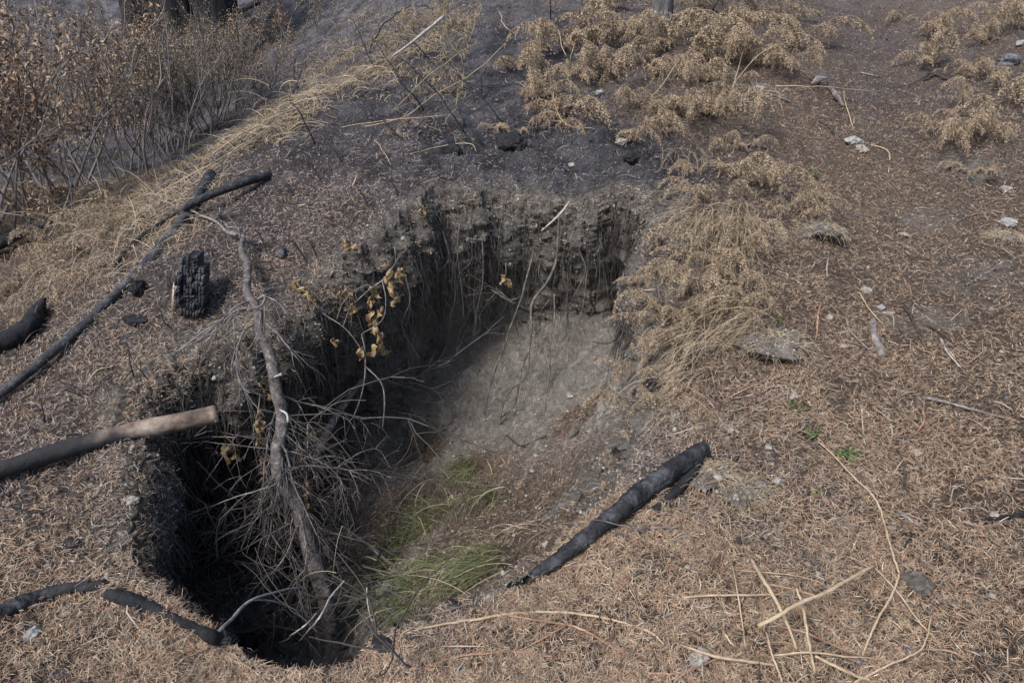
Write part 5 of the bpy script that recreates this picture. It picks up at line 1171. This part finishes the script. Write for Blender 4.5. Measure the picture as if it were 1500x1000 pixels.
S_ = [
 (30,300,5.6,1.75,9,2,3400,'leaf','russet leafed shrub at the left edge, nearest of the shrubs',.013,.45,.062,.12),
 (95,290,6.4,1.75,9,2,3400,'leaf','russet leafed shrub second from the left edge',.013,.5,.06,.15),
 (-60,330,5.2,1.9,8,2,4200,'leaf','russet leafed shrub cut by the left edge',.013,.5,.062,.1),
 (150,270,7.8,2.0,8,2,2600,'leaf','brown leafed shrub between the russet shrubs and the grey thicket',.013,.5,.052,.3),
 (60,260,8.6,2.6,8,2,3000,'leaf','tall brown shrub behind the two russet shrubs',.013,.5,.052,.2),
 (200,258,8.6,1.95,15,2,1500,'leafpale','grey stemmed shrub, first of the thicket from the left',.012,.35,.042,.45),
 (235,255,9.2,1.6,15,2,1300,'leafpale','grey stemmed shrub, second of the thicket from the left',.012,.35,.042,.5),
 (270,245,9.6,1.5,15,2,1300,'leafpale','grey stemmed shrub in the middle of the thicket',.012,.4,.04,.5),
 (300,240,9.4,1.4,14,2,1300,'leafpale','grey stemmed shrub close behind the ridge edge',.012,.45,.04,.5),
 (335,225,9.9,1.45,14,2,1500,'leafpale','low grey shrub at the right end of the thicket',.01,.6,.04,.4),
 (365,200,10.6,1.2,12,2,1300,'leafpale','small brownish shrub furthest right behind the ridge',.01,.7,.045,.3),
 (240,230,11,1.25,13,2,2200,'leaf','pale tan leaved shrub behind the thicket',.012,.5,.045,.4),
 (180,235,10.8,1.7,13,2,2400,'leaf','tan shrub behind the left part of the thicket',.012,.5,.045,.4),
 (310,215,11.8,1.1,12,2,1800,'leaf','tan shrub behind the right part of the thicket',.01,.6,.045,.3),
 (120,240,10.5,2.7,12,2,2600,'leaf','tall tan shrub behind the russet shrubs',.012,.5,.045,.3),
 (385,185,11.2,1.3,12,2,2200,'leaf','low tan shrub behind the ridge, right of the thicket',.01,.7,.045,.15),
 (420,130,13,1.3,10,2,1800,'leaf','tan shrub on the far slope beyond the thicket',.01,.7,.045,.15),
 (350,150,13.5,.7,12,2,2400,'leaf','tan shrub below the burnt trunks',.01,.6,.045,.2),
 (285,160,13,.7,12,2,2600,'leaf','tan shrub in front of the burnt trunks',.012,.6,.045,.3),
 (215,180,12.6,.9,12,2,2600,'leaf','tan shrub left of the burnt trunks',.012,.6,.045,.3),
]
for a in S_: shrub(*a)
# ------------------------------------------------------------ trunks
def trunk(u, v, y, wpx, label, m_, lean=0, name='burnt_tree', H_=7, flare=1.5):
    p = WY(u, v, y); p[2] = h(p[0], p[1]) - .15; root = empty(name, tuple(p)); tag(root, label, 'tree')
    r = wpx * y / 1000 / 2; t = np.linspace(0, 1, 40)[:, None]; P = np.c_[lean * t, 0 * t, t * H_] + p
    rr2 = r * (1 - .35 * t[:, 0]) * (1 + (flare - 1) * np.exp(-t[:, 0] * H_ / .35)); b = MB(); b.tube(P, rr2, 40, True, .10)
    o = b.build('trunk', MT[m_]); o.parent = root; o.matrix_parent_inverse = root.matrix_basis.inverted()
    for k in range(5):
        b = MB(); a = rng.uniform(0, 6.28); z_ = rng.uniform(2.5, H_ - .4); q = P[0] + [lean * z_ / H_, 0, z_]
        twig_rec(b, q, [math.cos(a), math.sin(a), .1], rng.uniform(.8, 1.5), r * .12, 1, .2, .6, 6, 3, 5)
        o = b.build('limb', MT[m_]); o.parent = root; o.matrix_parent_inverse = root.matrix_basis.inverted()
trunk(322,52,12.8,56,'black burnt trunk with flared roots, rightmost and nearest at the top','bigbark')
trunk(268,42,13.4,66,'thick black burnt trunk, middle of the three at the top','bigbark')
trunk(212,35,14.2,44,'narrow black burnt trunk, left of the three at the top','bigbark')
trunk(968,40,6.0,24,'grey trunk rising out of the bracken at the top','greybark', H_=5, flare=1.2)
trunk(560,-60,16,30,'black burnt trunk beyond the top edge on the far slope','bigbark') if False else None
single('fallen_log', 'dark fallen log on the far slope right of the burnt trunks', 'log', [(340,22,.1),(365,14,.15),(400,-6,.2)], [8,9,9], 'charblack', 8, 4, .1)
single('fallen_log', 'black broken log at the foot of the burnt trunks', 'log', [(240,45,.1),(265,52,.1),(275,58,.05)], [9,9,5], 'charblack', 8, 4, .2)
single('fallen_branch', 'blue grey stick lying on the slope beyond the shrub thicket', 'branch', [(412,158,.1),(430,135,.1),(442,105,.1)], [7,6,4], 'charlight', 6, 4, .1)
# ------------------------------------------------------------ green sprouts, orange leaves
def sprout(u, v, n, s, m_, label, name='leafy_sprout'):
    p = G(u, v); root = empty(name, tuple(p)); tag(root, label, 'plant'); b = MB()
    for k in range(n):
        a = rng.uniform(0, 6.28); l = s * rng.uniform(.5, 1.2); d = np.array([math.cos(a), math.sin(a), rng.uniform(.2, 1.2)]); d /= np.linalg.norm(d); q = d * l
        crumpled_leaf(b, q, s * .6, s * .35, d)
    o = b.build('leaves', MT[m_]); o.parent = root
    b = MB()
    for k in range(3): a = rng.uniform(0, 6.28); b.tube([[0, 0, 0], [math.cos(a) * s * .3, math.sin(a) * s * .3, s * .4], [math.cos(a) * s * .8, math.sin(a) * s * .8, s * .6]], [.0012, .001, .0006], 4)
    o = b.build('stem', MT['redstalk']); o.parent = root
sprout(1240,668,14,.03,'sprout','small bright green sprout under the long bent stalk top')
sprout(1188,635,12,.025,'sprout','little green sprout left of the long bent stalk top')
sprout(1168,595,8,.025,'sprout','thin leafy sprout beside the round pale stone')
sprout(1193,722,5,.02,'sprout','tiny two leaf green seedling above the white stone pair')
sprout(1188,260,6,.03,'sprout','yellow green leaf on top of the mound')
sprout(1140,468,8,.02,'sprout','mossy green sprig on top of the hairy soil mound')
sprout(1088,3,22,.08,'wither','orange brown leafed twig at the top edge right of the grey trunk','orange_leaf_plant')
